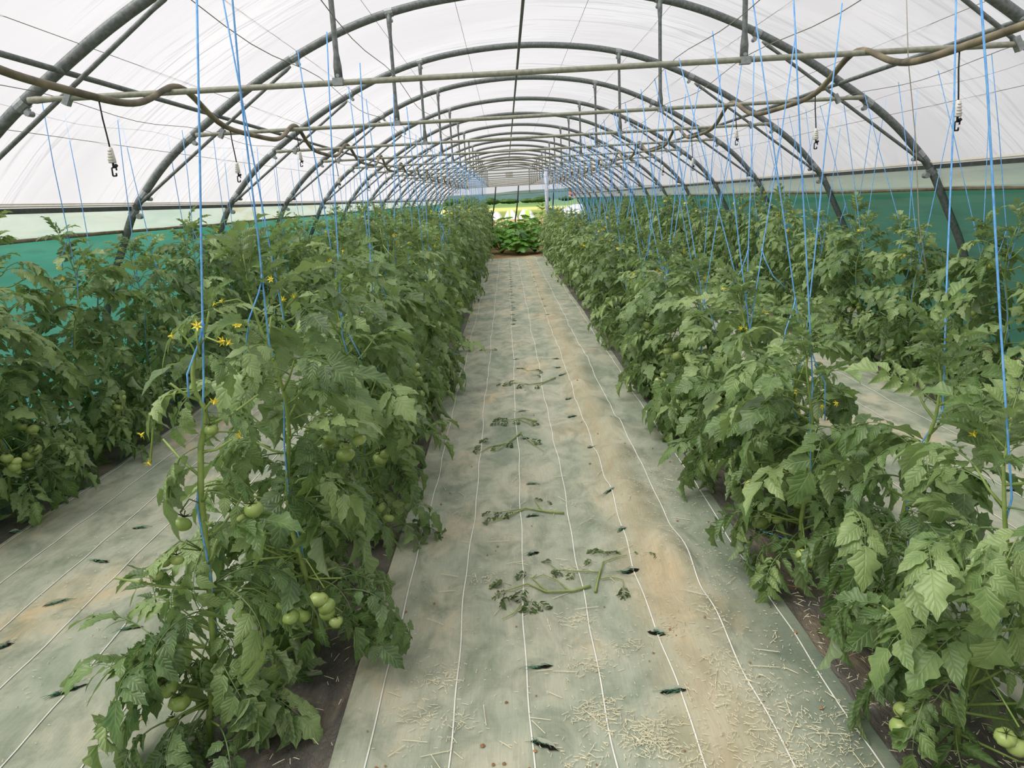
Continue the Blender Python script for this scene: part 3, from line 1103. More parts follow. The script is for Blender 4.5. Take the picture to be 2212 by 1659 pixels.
def leaf_plan(h, rng, pts, dense=1.0, bare=False):
    """leaf positions: (base, az, el, roll, scale, style), plus side shoots as tubes"""
    plan, shoots = [], []
    step = 0.066 / dense
    z, az, i = 0.10, rng.random() * 6.28, 0
    while z < h:
        t = z / h
        az += 2.4 + rng.uniform(-.4, .4)
        P = on_path(pts, z)
        if t < 0.30:
            st, el, sc = rng.choice(['curl', 'droop', 'droop', 'curl']), rng.uniform(-.6, .15), rng.uniform(.75, 1.05)
        elif t < 0.80:
            st, el, sc = rng.choice(['flat', 'flat', 'droop', 'droop', 'curl']), rng.uniform(-.15, .5), rng.uniform(.8, 1.15)
        else:
            st, el, sc = rng.choice(['flat', 'tip', 'tip']), rng.uniform(.2, .8), rng.uniform(.5, .8) * (1.25 - 0.75 * (t - .8) / .2)
        if not (bare and 0.55 < t < 0.93 and rng.random() < 0.55):
            plan.append((P, az, el, rng.uniform(-.5, .5), sc, st))
        if t < 0.86:
            a2 = az + rng.uniform(1.5, 4.5)
            ln = rng.uniform(.10, .34 if t < .5 else .26) * (1 - 0.4 * t)
            if t < .35:
                a2 = (0.0 if rng.random() < .5 else PI) + rng.uniform(-.7, .7)
            d = Vector((math.cos(a2), math.sin(a2), rng.uniform(.3, 1.0))).normalized()
            E_ = P + d * ln
            shoots.append((P, P + d * ln * .5 + Vector((0, 0, -.01)), E_))
            for q in range(2):
                plan.append((P.lerp(E_, .55 + .45 * q), a2 + rng.uniform(-1.3, 1.3), rng.uniform(-.3, .6), rng.uniform(-.6, .6), rng.uniform(.6, .95), rng.choice(['flat', 'droop', 'curl'] if t < .5 else ['flat', 'droop', 'flat'])))
        z += step * rng.uniform(.8, 1.2)
        i += 1
    for q in range(7):
        plan.append((on_path(pts, h * (1 - .02 * q)), q * 2.4 + rng.random(), rng.uniform(.35, 1.15), rng.uniform(-.5, .5), rng.uniform(.38, .62), rng.choice(['tip', 'tip', 'flat'])))
    return plan, shoots


def add_stem(root, pts, shoots, mat, r=0.0085, extra=()):
    mb = MB()
    n = len(pts)
    mb.tube(pts, [r * (1.15 - 0.85 * (i / (n - 1)) ** 1.6) for i in range(n)], 7)
    for s in shoots:
        mb.tube(s, [0.0050, 0.0042, 0.003], 5)
    for e in extra:
        mb.tube(e, 0.0026, 4)
    mb.build('stem', mat, root)


def add_leaf(root, rng, P, az, el, roll, sc, st):
    sc *= .93
    o = bpy.data.objects.new('leaf', rng.choice(HI[st]))
    COL.objects.link(o)
    o.parent = root
    o.location = P
    o.rotation_euler = leaf_rot(az, el, roll).to_euler()
    o.scale = (sc, sc, sc)
    return o


def add_tomato(root, rng, p, r, calyx=True, kind=None):
    o = obj('tomato', TOM[kind if kind is not None else rng.randrange(3)], root, p, (rng.uniform(-.5, .5), rng.uniform(-.5, .5), rng.random() * 6), r)
    if calyx:
        obj('calyx', CALYX, o)
    return o


def add_flower(root, rng, p, s=1.0):
    return obj('flower', FLOWER, root, p, (rng.uniform(.9, 2.4), rng.uniform(-.6, .6), rng.random() * 6), s)


def near_plant(rk, idx, x, y, h, rng, label, hero=None, n_fruit=2, bare=False, dense=1.0):
    root = thing('tomato_plant', label, 'tomato plant', (x, y, 0.02), 'tomato plants ' + ROW_TXT[rk])
    pts = hero['stem'] if hero else stem_path(h, rng)
    plan, shoots = leaf_plan(h, rng, pts, dense, bare)
    extra = []
    if hero:
        plan = [p for p in plan if hero['keep'](p, rng)]
    fr = []
    for c in range(n_fruit):
        z = rng.uniform(.22, .62) * h
        a = rng.random() * 6.28
        if rk in ('L1', 'L2'):
            a = rng.uniform(-1.9, 0.9)
        else:
            a = rng.uniform(2.2, 4.9)
        P = on_path(pts, z)
        d = Vector((math.cos(a), math.sin(a), 0))
        C = P + d * rng.uniform(.13, .22) + Vector((0, 0, -.06))
        extra.append((P, P + d * .06 + Vector((0, 0, .02)), C + Vector((0, 0, .03))))
        for q in range(rng.randrange(2, 5)):
            fr.append((C + Vector((rng.uniform(-.035, .035), rng.uniform(-.035, .035), -q * .028)), rng.uniform(.022, .036)))
    if y < 7:
        for q in range(12):
            P = on_path(pts, rng.uniform(.06, .42))
            a = (0.0 if rng.random() < .5 else PI) + rng.uniform(-1.0, 1.0)
            d = Vector((math.cos(a), math.sin(a), rng.uniform(-.1, .5))) * rng.uniform(.04, .16)
            shoots.append((P, P + d * .5, P + d))
            plan.append((P + d, a + rng.uniform(-.5, .5), rng.uniform(-.35, .35), rng.uniform(-.5, .5), rng.uniform(.7, 1.0), rng.choice(['curl', 'curl', 'droop'])))
    fl = []
    for c in range(2):
        z = rng.uniform(.72, .97) * h
        a = rng.random() * 6.28
        P = on_path(pts, z)
        d = Vector((math.cos(a), math.sin(a), 0))
        C = P + d * rng.uniform(.07, .13) + Vector((0, 0, .02))
        extra.append((P, P + d * .05 + Vector((0, 0, .03)), C))
        fl += [C + Vector((rng.uniform(-.025, .025), rng.uniform(-.025, .025), rng.uniform(-.02, .01))) for _ in range(2)]
    add_stem(root, pts, shoots, M_STEM, 0.0095 if y < 4 else 0.0085, extra)
    for p in plan:
        add_leaf(root, rng, *p)
    if not hero:
        for p, r in fr:
            add_tomato(root, rng, p, r, y < 6.5)
    for p in fl:
        add_flower(root, rng, p, .85)
    return root, pts


# ----- joined crowns for the plants further back
def far_set(seed, h):
    rng = random.Random(seed)
    pts = stem_path(h, rng)
    plan, shoots = leaf_plan(h, rng, pts, 2.0)
    mb = MB()
    for (P, az, el, roll, sc, st) in plan:
        compound_leaf(mb, rng, False, st, P, leaf_rot(az, el, roll), sc * .80)
    crown = mb.mesh('foliage', M_LEAF)
    mb = MB()
    n = len(pts)
    mb.tube(pts, [0.009 * (1.1 - .5 * i / (n - 1)) for i in range(n)], 5)
    for s in shoots:
        mb.tube(s, [.005, .004, .003], 3)
    stem = mb.mesh('stem', M_STEM)
    mb = MB()
    for c in range(5):
        P = on_path(pts, rng.uniform(.72, 1.0) * h) + Vector((rng.uniform(-.14, .14), rng.uniform(-.14, .14), .03))
        for q in range(2):
            C = P + Vector((rng.uniform(-.02, .02), rng.uniform(-.02, .02), 0))
            R = Euler((rng.uniform(.4, 2.4), rng.uniform(-.6, .6), rng.random() * 6)).to_matrix()
            for k in range(5):
                a = k * 2 * PI / 5
                d, b = R @ Vector((math.cos(a), math.sin(a), 0)), R @ Vector((-math.sin(a), math.cos(a), 0))
                mb.add([tuple(C), tuple(C + d * .010 + b * .005), tuple(C + d * .022), tuple(C + d * .010 - b * .005)], [(0, 1, 2, 3)])
    flo = mb.mesh('flowers', M_FLOW, False)
    mb = MB()
    for c in range(3):
        P = on_path(pts, rng.uniform(.25, .65) * h)
        a = rng.random() * 6.28
        for q in range(3):
            C = P + Vector((math.cos(a) * .16 + rng.uniform(-.04, .04), math.sin(a) * .16 + rng.uniform(-.04, .04), -q * .035))
            r = rng.uniform(.02, .034)
            vs = [tuple(C + Vector((0, 0, r)))] + [tuple(C + Vector((r * math.sin(th) * math.cos(k * 1.047), r * math.sin(th) * math.sin(k * 1.047), r * math.cos(th)))) for th in (.8, 1.57, 2.4) for k in range(6)] + [tuple(C - Vector((0, 0, r)))]
            fs = [(0, 1 + k, 1 + (k + 1) % 6) for k in range(6)] + [(1 + i * 6 + k, 7 + i * 6 + k, 7 + i * 6 + (k + 1) % 6, 1 + i * 6 + (k + 1) % 6) for i in range(2) for k in range(6)] + [(13 + k, 19, 13 + (k + 1) % 6) for k in range(6)]
            mb.add(vs, fs)
    tom = mb.mesh('tomatoes', M_TOM)
    return crown, stem, flo, tom


FAR = [far_set(100 + i, 1.30) for i in range(8)]


def far_plant(rk, x, y, h, rng, label):
    root = thing('tomato_plant', label, 'tomato plant', (x, y, 0.02), 'tomato plants ' + ROW_TXT[rk])
    s = h / 1.30
    root.scale = (rng.uniform(.95, 1.15), rng.uniform(.95, 1.15), s)
    root.rotation_euler = (0, 0, rng.random() * 6.28)
    crown, stem, flo, tom = rng.choice(FAR)
    tag(obj('foliage', crown, root), kind='stuff')
    obj('stem', stem, root)
    if y < 18:
        tag(obj('flowers', flo, root), kind='stuff')
        tag(obj('tomatoes', tom, root), kind='stuff')
    return root


# hero: the nearest plant on the left with its bare zigzag stem
HY = 2.06
HX = at_y(455, 1600, HY).x
HERO_PX = [(456, 1640), (452, 1560), (462, 1400), (455, 1290), (446, 1180), (434, 1063), (434, 962), (443, 922), (443, 882), (420, 843), (416, 806), (420, 770), (436, 732), (448, 695), (452, 672)]


def hero_local(px, py, dy=0.0):
    w = at_y(px, py, HY + dy)
    return Vector((w.x - HX, dy, w.z - 0.02))


hero_stem = [hero_local(*p) for p in HERO_PX]
hero_stem[0].z = -0.02
RNG = random.Random(5)
near_h = hero_stem[-1].z


def hero_keep(p, rng):
    z = p[0].z
    if z > near_h * 0.42:
        return False
    return rng.random() < 0.85


hero_root, _ = near_plant('L1', 0, HX, HY, near_h, random.Random(31), 'nearest tomato plant left of the walkway, bare zigzag stem and large green tomatoes',
                          {'stem': hero_stem, 'keep': hero_keep}, 0)


def leaf_to(root, a, b, style, rng, roll=0.0, scale_mul=1.0):
    d = b - a
    az = math.atan2(d.y, d.x)
    el = math.asin(max(-1, min(1, d.z / max(d.length, 1e-5))))
    if style in ('flat', 'droop', 'curl'):
        el += 0.28
    return add_leaf(root, rng, a, az, el, roll, d.length / 0.37 * scale_mul, style)


hr = random.Random(77)
for (bx, by, tx, ty, da, db, st, roll) in [
        (418, 842, 255, 905, 0, -.05, 'droop', .2), (418, 848, 352, 985, 0, -.10, 'droop', -.3), (437, 757, 520, 830, 0, -.06, 'droop', .1),
        (446, 890, 590, 960, 0, .02, 'flat', .3), (444, 960, 300, 1120, 0, -.05, 'droop', .4), (440, 1000, 575, 1080, 0, .0, 'flat', -.2),
        (446, 1165, 262, 1262, 0, -.08, 'flat', .3), (448, 1170, 640, 1120, 0, -.05, 'flat', .1), (446, 1172, 400, 1400, 0, -.14, 'droop', .0),
        (438, 1060, 640, 1180, 0, -.03, 'droop', .2), (430, 1480, 165, 1585, 0, -.05, 'droop', .1), (470, 1260, 640, 1470, 0, -.08, 'droop', -.2),
        (455, 1500, 600, 1655, 0, -.05, 'droop', .2), (450, 690, 360, 715, 0, .0, 'flat', .2), (452, 680, 560, 655, 0, .02, 'flat', .2),
        (452, 674, 440, 600, 0, .03, 'tip', .0), (452, 676, 505, 600, 0, -.03, 'tip', .5), (440, 720, 545, 735, 0, .06, 'flat', .1),
        (430, 1330, 258, 1420, 0, -.04, 'curl', .1), (425, 1430, 310, 1500, 0, -.08, 'flat', -.2), (440, 1230, 330, 1330, 0, .05, 'droop', .1),
        (455, 1330, 560, 1530, 0, -.10, 'curl', .1), (460, 1420, 700, 1560, 0, .0, 'curl', .1), (450, 1380, 430, 1620, 0, -.12, 'droop', .1),
        (455, 1300, 680, 1330, 0, .05, 'flat', .1), (436, 1010, 310, 1075, 0, -.02, 'droop', .1), (455, 1540, 400, 1659, 0, -.12, 'curl', .2), (455, 1540, 690, 1659, 0, .02, 'curl', .2)]:
    leaf_to(hero_root, hero_local(bx, by, da), hero_local(tx, ty, db), st, hr, roll)
for (sx, sy, px, py, r, dy, kd) in [(450, 1440, 348, 1448, .026, -.05, 0), (450, 1450, 362, 1486, .031, -.07, 0), (450, 1470, 388, 1517, .031, -.09, 0), (450, 1460, 372, 1560, .020, -.03, 1),
                                    (440, 1190, 338, 1240, .019, -.05, 2), (440, 1190, 358, 1212, .019, -.03, 1), (440, 1190, 382, 1210, .019, -.05, 0), (440, 1090, 393, 1132, .027, -.03, 0),
                                    (445, 1050, 548, 1100, .027, -.02, 2), (445, 1060, 515, 1118, .022, -.02, 0), (460, 1270, 628, 1333, .025, -.02, 0), (460, 1270, 655, 1330, .022, .0, 2), (460, 1260, 612, 1308, .020, .0, 0),
                                    (455, 1280, 520, 1330, .024, -.03, 1), (443, 905, 456, 928, .019, -.015, 0)]:
    c = hero_local(px, py, dy)
    s = hero_local(sx, sy, 0)
    add_tomato(hero_root, hr, c, r, True, kd)
    mbp = MB()
    mbp.tube([s, s.lerp(c, .55) + Vector((0, 0, .05)), c + Vector((0, 0, r * 1.3))], .0024, 4)
    mbp.build('fruit_truss', M_STEM_D, hero_root)
for px, py in [(372, 725), (425, 703), (305, 940), (463, 868), (310, 1552), (320, 1000)]:
    add_flower(hero_root, hr, hero_local(px, py, -.03), .9)
for p in [[(430, 775), (410, 740), (385, 712), (373, 722)], [(432, 765), (425, 730), (425, 706)], [(443, 885), (455, 868), (463, 866)], [(420, 845), (385, 848), (345, 860), (330, 930), (325, 1000)]]:
    mbp = MB()
    mbp.tube([hero_local(a, b, -.02) for a, b in p], [.0030] * len(p), 5)
    mbp.build('flower_stalk', M_STEM, hero_root)

# the other plants, row by row
HEIGHT = {'L2': 1.50, 'L1': 1.40, 'R1': 1.14, 'R2': 1.30}
FIRST = {'L2': 3.6, 'L1': 2.56, 'R1': 1.88, 'R2': 4.1}
LAST = {'L2': 31.0, 'L1': 31.0, 'R1': 23.6, 'R2': 28.0}
NEAR_Y = {'L2': 7.6, 'L1': 8.4, 'R1': 8.4, 'R2': 8.0}
LOOK = {1: 'bushy green tomato plant'}
PLANTS = []
for rk, rx in ROWS.items():
    y = FIRST[rk]
    i = 1 if rk == 'L1' else 0
    prng = random.Random(hash(rk) % 1000 if False else {'L2': 3, 'L1': 8, 'R1': 15, 'R2': 23}[rk])
    PLANTS_ROW = []
    if rk == 'L1':
        PLANTS_ROW.append((HX, HY, near_h, hero_stem))
    while y < LAST[rk]:
        x = rx + (0.07 if i % 2 else -0.07) + prng.uniform(-.03, .03)
        h = HEIGHT[rk] * prng.uniform(.90, 1.08)
        if rk == 'R1' and y > 8:
            h *= 1.08
        if rk == 'R2' and y > 9:
            h *= 1.08
        if rk == 'L1' and y > 8:
            h *= 1.08
        if y < NEAR_Y[rk]:
            lab = 'leafy green tomato plant, %s from the front %s' % (ORD[i], ROW_TXT[rk])
            _, spts = near_plant(rk, i, x, y, h, prng, lab, None, 3 if y < 5 else 2, bare=(i < 4 and rk == 'L1'), dense=1.15 if y < 5 else 1.0)
        else:
            lab = '%s tomato plant from the front in %s' % (ORD[i], ROW_N[rk]) if y < 18 else 'tomato plant in the distant far stretch of ' + ROW_N[rk]
            spts = None
            far_plant(rk, x, y, h, prng, lab)
        PLANTS_ROW.append((x, y, h, spts))
        y += 0.50 * prng.uniform(.92, 1.08) if y < 18 else 0.60
        i += 1
    PLANTS.append((rk, PLANTS_ROW))

# ------------------------------------------------------------------ blue support strings
srng = random.Random(61)
for rk, lst in PLANTS:
    for i, (x, y, h, spts), s in [(i, p, q) for i, p in enumerate(lst) for q in ((-1, 1) if rk[0] == 'R' and 3.4 < p[1] < 14 else ((1,) if i % 2 else (-1,)))]:
        t_far = y > 14
        mb = MB()
        spread = 0.22 * s if rk[0] == 'R' else 0.12 * s
        ty = y + srng.uniform(-.2, .2) + (0.12 if rk[0] == 'R' else 0.0)
        top = Vector((ROWS[rk] + (0.22 * s if rk[0] == 'R' else 0.22 * s * .5), ty, WZ - 0.005))
        if rk == 'L1' and i == 0:
            top = at_y(424, -60, y + .02)
        low = Vector((x + 0.012, y - 0.012, h * srng.uniform(.80, .9) if t_far else h * .78))
        if rk == 'L1' and i == 0:
            low = at_y(440, 820, y - .012)
        if spts and not (rk == 'L1' and i == 0):
            low = on_path(spts, h * .80) + Vector((x + .012, y - .012, .02))
        r = 0.0030 if y < 6 else (0.0034 if y < 14 else 0.0042)
        pts = [top, top.lerp(low, .35) + Vector((srng.uniform(-.008, .008), 0, 0)), top.lerp(low, .7), low]
        if not t_far:
            for q in range(1, 6):
                zz = low.z * (1 - q / 6)
                a = q * 1.8
                c0 = on_path(spts, zz) if spts else Vector((0, 0, 0))
                pts.append(Vector((x + c0.x + 0.014 * math.cos(a), y + c0.y + 0.014 * math.sin(a), zz + .03)))
        lab_row = ROW_TXT[rk]
        if y < 18:
            lab = '%s blue twine of the %s plant in %s' % ('left-leaning' if s < 0 else 'right-leaning', ORD[i], ROW_N[rk]) if rk[0] == 'R' else 'blue twine hanging to the %s tomato plant %s' % (ORD[i], lab_row)
        else:
            lab = 'distant blue twine among the far plants ' + lab_row
        t = thing('support_string', lab, 'string', (0, 0, 0), 'blue support strings ' + lab_row)
        mb.tube(pts, r, 5 if y < 6 else 4)
        mb.build('twine', M_STR, t)
        if srng.random() < .5 and y < 16:
            mb = MB()
            k = top.lerp(low, srng.uniform(.72, .98))
            dx = srng.choice([-1, 1])
            mb.tube([k, k + Vector((dx * .015, -.01, -.05)), k + Vector((dx * .05, -.03, -.13)), k + Vector((dx * srng.uniform(.05, .12), -.04, -srng.uniform(.18, .30)))], r * .9, 4)
            mb.build('loose_end', M_STR, t)
            mb = MB()
            mb.tube([k + Vector((0, 0, .012)), k, k - Vector((0, 0, .012))], [r * .8, r * 2.0, r * .8], 5)
            mb.build('knot', M_STR, t)

# one old faded string over the right-hand rows
mb = MB()
mb.tube([at_y(1958, -10, 4.4), at_y(1962, 130, 4.4), at_y(1978, 300, 4.4), at_y(1985, 480, 4.4), at_y(2010, 640, 4.4)], .0028, 5)
tag(mb.build('faded_string', M_STR_O), 'old faded grey twine hanging over the right rows', 'string')


# ------------------------------------------------------------------ pruned shoots on the walkway
def ground_pt(px, py, dz=0.0):
    q = at_z(px, py, 0.02)
    q.z = cover_h(q.x, q.y, 'path') + 0.010 + dz
    return q


WILT = []
wr = random.Random(9)
for i in range(4):
    mb = MB()
    compound_leaf(mb, wr, True, 'curl')
    WILT.append(mb.mesh('leaf', M_LEAF_W))


def shoot(label, stems, leaves, r=0.006):
    base = ground_pt(*stems[0][0])
    t = thing('pruned_shoot', label, 'pruned shoot', base, 'pruned shoots on the walkway')
    for s in stems:
        pts = [ground_pt(*p) - base for p in s]
        mb = MB()
        fine = []
        for a, b in zip(pts, pts[1:]):
            fine += [a, a.lerp(b, .5)]
        fine.append(pts[-1])
        n = len(fine)
        rr = r if s is stems[0] else r * .55
        mb.tube(fine, [rr * (1 - .55 * i / (n - 1)) for i in range(n)], 7)
        mb.build('stem', M_CUT, t)
    for (px, py, ang, sc) in leaves:
        p = ground_pt(px, py, .004) - base
        o = obj('leaf', wr.choice(WILT), t, p)
        o.rotation_euler = leaf_rot(ang, wr.uniform(.10, .3), wr.uniform(-.4, .4)).to_euler()
        o.scale = (sc * 1.45, sc * 1.45, sc * .9)
    return t


shoot('largest pruned tomato shoot with wilted leaves lying across the walkway', [[(1276, 1276), (1240, 1284), (1180, 1285), (1140, 1270), (1090, 1282)], [(1180, 1283), (1150, 1262), (1160, 1256)], [(1230, 1284), (1205, 1262), (1175, 1255), (1145, 1262)], [(1125, 1310), (1110, 1330), (1085, 1342)]],
      [(1105, 1272, 2.8, .36), (1130, 1290, 3.6, .34), (1140, 1280, 4.2, .30), (1115, 1285, 3.2, .32), (1150, 1300, 4.6, .3), (1090, 1276, 2.4, .25), (1155, 1305, 5.2, .28), (1150, 1258, 2.9, .2), (1195, 1260, 1.2, .2)])
shoot('pruned tomato shoot with upright pale stem beside the dark open slit', [[(1286, 1288), (1296, 1240), (1304, 1215)], [(1296, 1242), (1250, 1240), (1205, 1240), (1182, 1222)], [(1304, 1216), (1330, 1207), (1355, 1205)], [(1298, 1260), (1320, 1255), (1345, 1262), (1348, 1285)]],
      [(1304, 1210, 1.4, .26), (1300, 1205, 2.2, .24), (1290, 1220, 2.9, .22), (1312, 1204, .8, .22), (1360, 1205, .1, .2), (1390, 1210, -.4, .22), (1346, 1280, -1.6, .2), (1220, 1240, 3.6, .2), (1190, 1228, 2.2, .18), (1240, 1243, 4.4, .16)])
shoot('pruned tomato shoot lying over the first ridge of the cloth', [[(1219, 1115), (1180, 1112), (1135, 1102), (1100, 1118), (1065, 1128)], [(1170, 1108), (1158, 1090), (1155, 1084)], [(1135, 1103), (1090, 1108), (1065, 1110)]],
      [(1100, 1118, 3.2, .25), (1080, 1124, 3.4, .24), (1070, 1110, 3.0, .2), (1160, 1090, 1.2, .18), (1175, 1092, .2, .16), (1115, 1112, 3.7, .2)])
shoot('pruned tomato shoot with long wilted leaves beside a small hole', [[(1126, 942), (1095, 960), (1055, 968), (1040, 978)], [(1125, 945), (1150, 962), (1175, 980)], [(1100, 958), (1075, 975), (1060, 977)]],
      [(1050, 968, 3.0, .30), (1060, 960, 2.4, .28), (1090, 966, 3.6, .28), (1110, 960, 4.2, .24), (1140, 958, -.6, .26), (1045, 975, 3.5, .24)])
shoot('pruned tomato shoot, dense wilted clump furthest up the second ridge', [[(1160, 915), (1130, 910), (1090, 912)], [(1120, 912), (1145, 920), (1152, 926)]],
      [(1090, 915, 3.4, .32), (1095, 910, 2.8, .28), (1105, 916, 3.9, .28), (1120, 914, 4.6, .24), (1140, 918, -.7, .26), (1100, 912, 2.2, .22)])
shoot('thin pruned tomato shoot reaching left from the three dark holes', [[(1200, 818), (1175, 830), (1145, 835), (1110, 832), (1085, 835)], [(1175, 830), (1162, 840), (1157, 844)]],
      [(1120, 832, 3.2, .30), (1105, 834, 3.0, .28), (1135, 838, 4.0, .24), (1160, 838, 4.6, .2), (1090, 834, 2.8, .22)])
shoot('small dry tomato shoot near the left edge of the walkway', [[(1072, 757), (1050, 757), (1032, 761)]], [(1050, 757, 3.0, .22), (1062, 757, .5, .18)], .004)
shoot('small wilted tomato shoot below two cut slits', [[(1165, 802), (1140, 804), (1125, 795)]], [(1150, 803, .2, .25), (1160, 805, -.6, .2), (1155, 815, -.2, .2)], .004)

mb = MB()
mb.tube([at_z(*p, .035) for p in [(1612, 1118), (1632, 1135), (1650, 1149), (1672, 1155), (1692, 1163), (1712, 1158)]], .0028, 5)
tag(mb.build('twine_scrap', M_STR), 'loose blue twine scrap lying on the mulch beside the walkway', 'string')
q = at_z(1655, 1264, .03)
q2 = at_z(1755, 1277, .06)
mb = MB()
mb.tube([q, q.lerp(q2, .5) + Vector((0, 0, .012)), q2], [.0045, .004, .003], 6)
tag(mb.build('dry_stick', M_STICK), 'dry brown stick poking out from the plants onto the walkway', 'stick')

# ------------------------------------------------------------------ courgettes past the end of the cloth
zr = random.Random(17)


def zuc_leaf(rng):
    mb = MB()
    K = 25
    vs, uv = [(0, 0, 0)], [(0.01, 0)]
    for ring, rr in ((1, .45), (2, 1.0)):
        for k in range(K):
            a = -PI * .86 + 2 * PI * .86 * k / (K - 1)
            lob = 1 + .20 * math.cos(a * 5 * .58 * 2) + .06 * (-1) ** k
            r = .17 * rr * lob * (1.15 - .1 * abs(a))
            vs.append((r * math.cos(a) + .02, r * math.sin(a), -.10 * rr * rr * .17 / .17 * .5 + .012 * rr * math.sin(6 * a) + rng.uniform(-.004, .004)))
            uv.append((rr, a / 3))
    fs = [(0, 1 + k, 2 + k) for k in range(K - 1)] + [(1 + k, 1 + K + k, 2 + K + k, 2 + k) for k in range(K - 1)]
    mb.add(vs, fs, uv)
    return mb.mesh('leaf', M_ZUC)


ZL = [zuc_leaf(zr) for _ in range(3)]
for i, (x, y, h, n, lab) in enumerate([(0.30, 23.2, .74, 28, 'bushy courgette plant with broad leaves nearest the end of the walkway cloth'), (0.82, 23.8, .84, 28, 'bushy courgette plant on the right of the front clump'),
                                       (-0.20, 24.0, .84, 28, 'bushy courgette plant on the left of the front clump'), (0.32, 25.0, 1.0, 30, 'tall bright courgette plant in the middle of the clump'), (-0.1, 26.4, 1.10, 28, 'courgette plant at the back left of the clump'), (0.78, 26.4, 1.05, 28, 'courgette plant at the back right of the clump')]):
    t = thing('courgette_plant', lab, 'courgette plant', (x, y, 0), 'courgette plants')
    mb = MB()
    ends = []
    for k in range(n):
        a = k * 2.4 + zr.uniform(-.3, .3)
        hh = h * (1 - .75 * (k / n)) * zr.uniform(.85, 1.1)
        rad = .10 + .38 * (k / n) ** .7
        E_ = Vector((rad * math.cos(a), rad * math.sin(a), hh))
        mb.tube([Vector((0, 0, .02)), E_ * .5 + Vector((0, 0, .06)), E_], [.012, .009, .006], 4)
        ends.append((E_, a))
    mb.build('leaf_stalks', M_STEM, t)
    for E_, a in ends:
        o = obj('leaf', zr.choice(ZL), t, E_)
        o.rotation_euler = leaf_rot(a, -zr.uniform(.0, .5), zr.uniform(-.4, .4)).to_euler()
        sc = zr.uniform(.75, 1.15)
        o.scale = (sc, sc, sc)

# pale young plant and taped post at the right of the courgettes
t = thing('young_plant', 'pale yellow-green young plant beside the courgettes', 'plant', (1.25, 27.2, 0))
pts = stem_path(1.35, zr)
plan, shoots = leaf_plan(1.35, zr, pts, 1.2)
mb = MB()
for (P, az, el, roll, sc, st) in plan:
    compound_leaf(mb, zr, False, st, P, leaf_rot(az, el, roll), sc * 1.2)
tag(mb.build('foliage', M_PALE, t), kind='stuff')
add_stem(t, pts, shoots, M_STEM)
t = thing('taped_post', 'pale grey taped post standing in the row right of the walkway', 'post', (1.27, 24.05, 0))
mb = MB()
mb.tube([(0, 0, 0), (0, 0, 1.2), (0, 0, 2.46)], .055, 10)
mb.build('post', simple('pale_tape', lin(188, 190, 204), lin(214, 214, 224), 10, .5, .3), t)
mb = MB()
for k in range(9):
    z = .5 + .22 * k
    mb.tube([(0, 0, z), (0, 0, z + .012)], .058, 10)
mb.build('tape_band', M_WHITE, t)

# black drop hoses near the end
for i, (a, b, Y, lab) in enumerate([((1071, 403), (1063, 470), 27.2, 'black hose hanging left of the far opening'), ((1120, 401), (1113, 474), 27.2, 'black hose hanging in the middle of the far opening'), ((1196, 396), (1192, 470), 29.8, 'black hose hanging at the right of the far opening')]):
    p, q = at_y(a[0], a[1], Y), at_y(b[0], b[1], Y)
    mb = MB()
    mb.tube([p, p.lerp(q, .4) + Vector((.02, 0, 0)), p.lerp(q, .75) + Vector((.02, 0, 0)), q, Vector((q.x, q.y, .02))], .022, 6)
    tag(mb.build('drop_hose', M_BLACK), lab, 'hose', 'drop hoses')

# ------------------------------------------------------------------ end wall: film above the opening
mb = MB()
zt = [p for p in smooth_curve(prof_full(0.04), 3) if p.z >= 1.95]
vs = [(CX + p.x, Y1, p.z) for p in zt] + [(CX + p.x, Y1, 1.93) for p in zt]
n = len(zt)
mb.add(vs, [(i, i + 1, n + i + 1, n + i) for i in range(n - 1)], [(v[0], v[2]) for v in vs])
tag(mb.build('wall_back', M_GABLE), 'white plastic film closing the far gable above the opening', None, None, 'structure')
t = thing('gable_frame', 'steel posts and crossbar of the far gable opening', 'frame', (CX, Y1 - .06, 0))
for x in (-1.55, 1.15):
    mb = MB()
    mb.tube([(x, 0, 1.9), (x, 0, 3.25)], .022, 6)
    mb.build('gable_post', M_TIE, t)
mb = MB()
mb.tube([(-3.6, 0, 1.93), (3.6, 0, 1.93)], .025, 6)
mb.build('crossbar', M_TIE, t)
mb = MB()
mb.box((0.28, Y1 - .04, 3.0), (.42, .02, .30))
tag(mb.build('vent_patch', simple('grey_vent', lin(176, 176, 176), lin(190, 190, 190), 20, .7, .2), None, False), 'grey square vent patch on the far gable film', 'vent')


# ------------------------------------------------------------------ outside: field, hedge, hills, house
def mat_field():
    M = Mat('grass_field')
    co = M.coord()
    sep = M.n('SeparateXYZ')
    M.l(co, sep.inputs[0])
    a = M.noise(M.mapping(co, (.05, .25, 1)), 1.0, 5, .6)
    yy = M.math('ADD', sep.outputs[1], M.math('MULTIPLY', M.math('SUBTRACT', a, .5), 30.0))
    f = M.math('DIVIDE', M.math('SUBTRACT', yy, 48.0), 350.0)
    c = M.ramp(f, [(0.0, lin(176, 150, 108)), (.045, lin(176, 152, 108)), (.06, lin(120, 134, 70)), (.13, lin(134, 150, 76)), (.17, lin(206, 200, 122)), (.28, lin(196, 196, 120)), (.33, lin(120, 150, 92)), (.8, lin(104, 136, 88))])
    c = M.mix(M.math('MULTIPLY', M.noise(co, 1.2, 4), .4), c, lin(98, 116, 58))
    return M.done(M.bsdf(c, .95, .1))


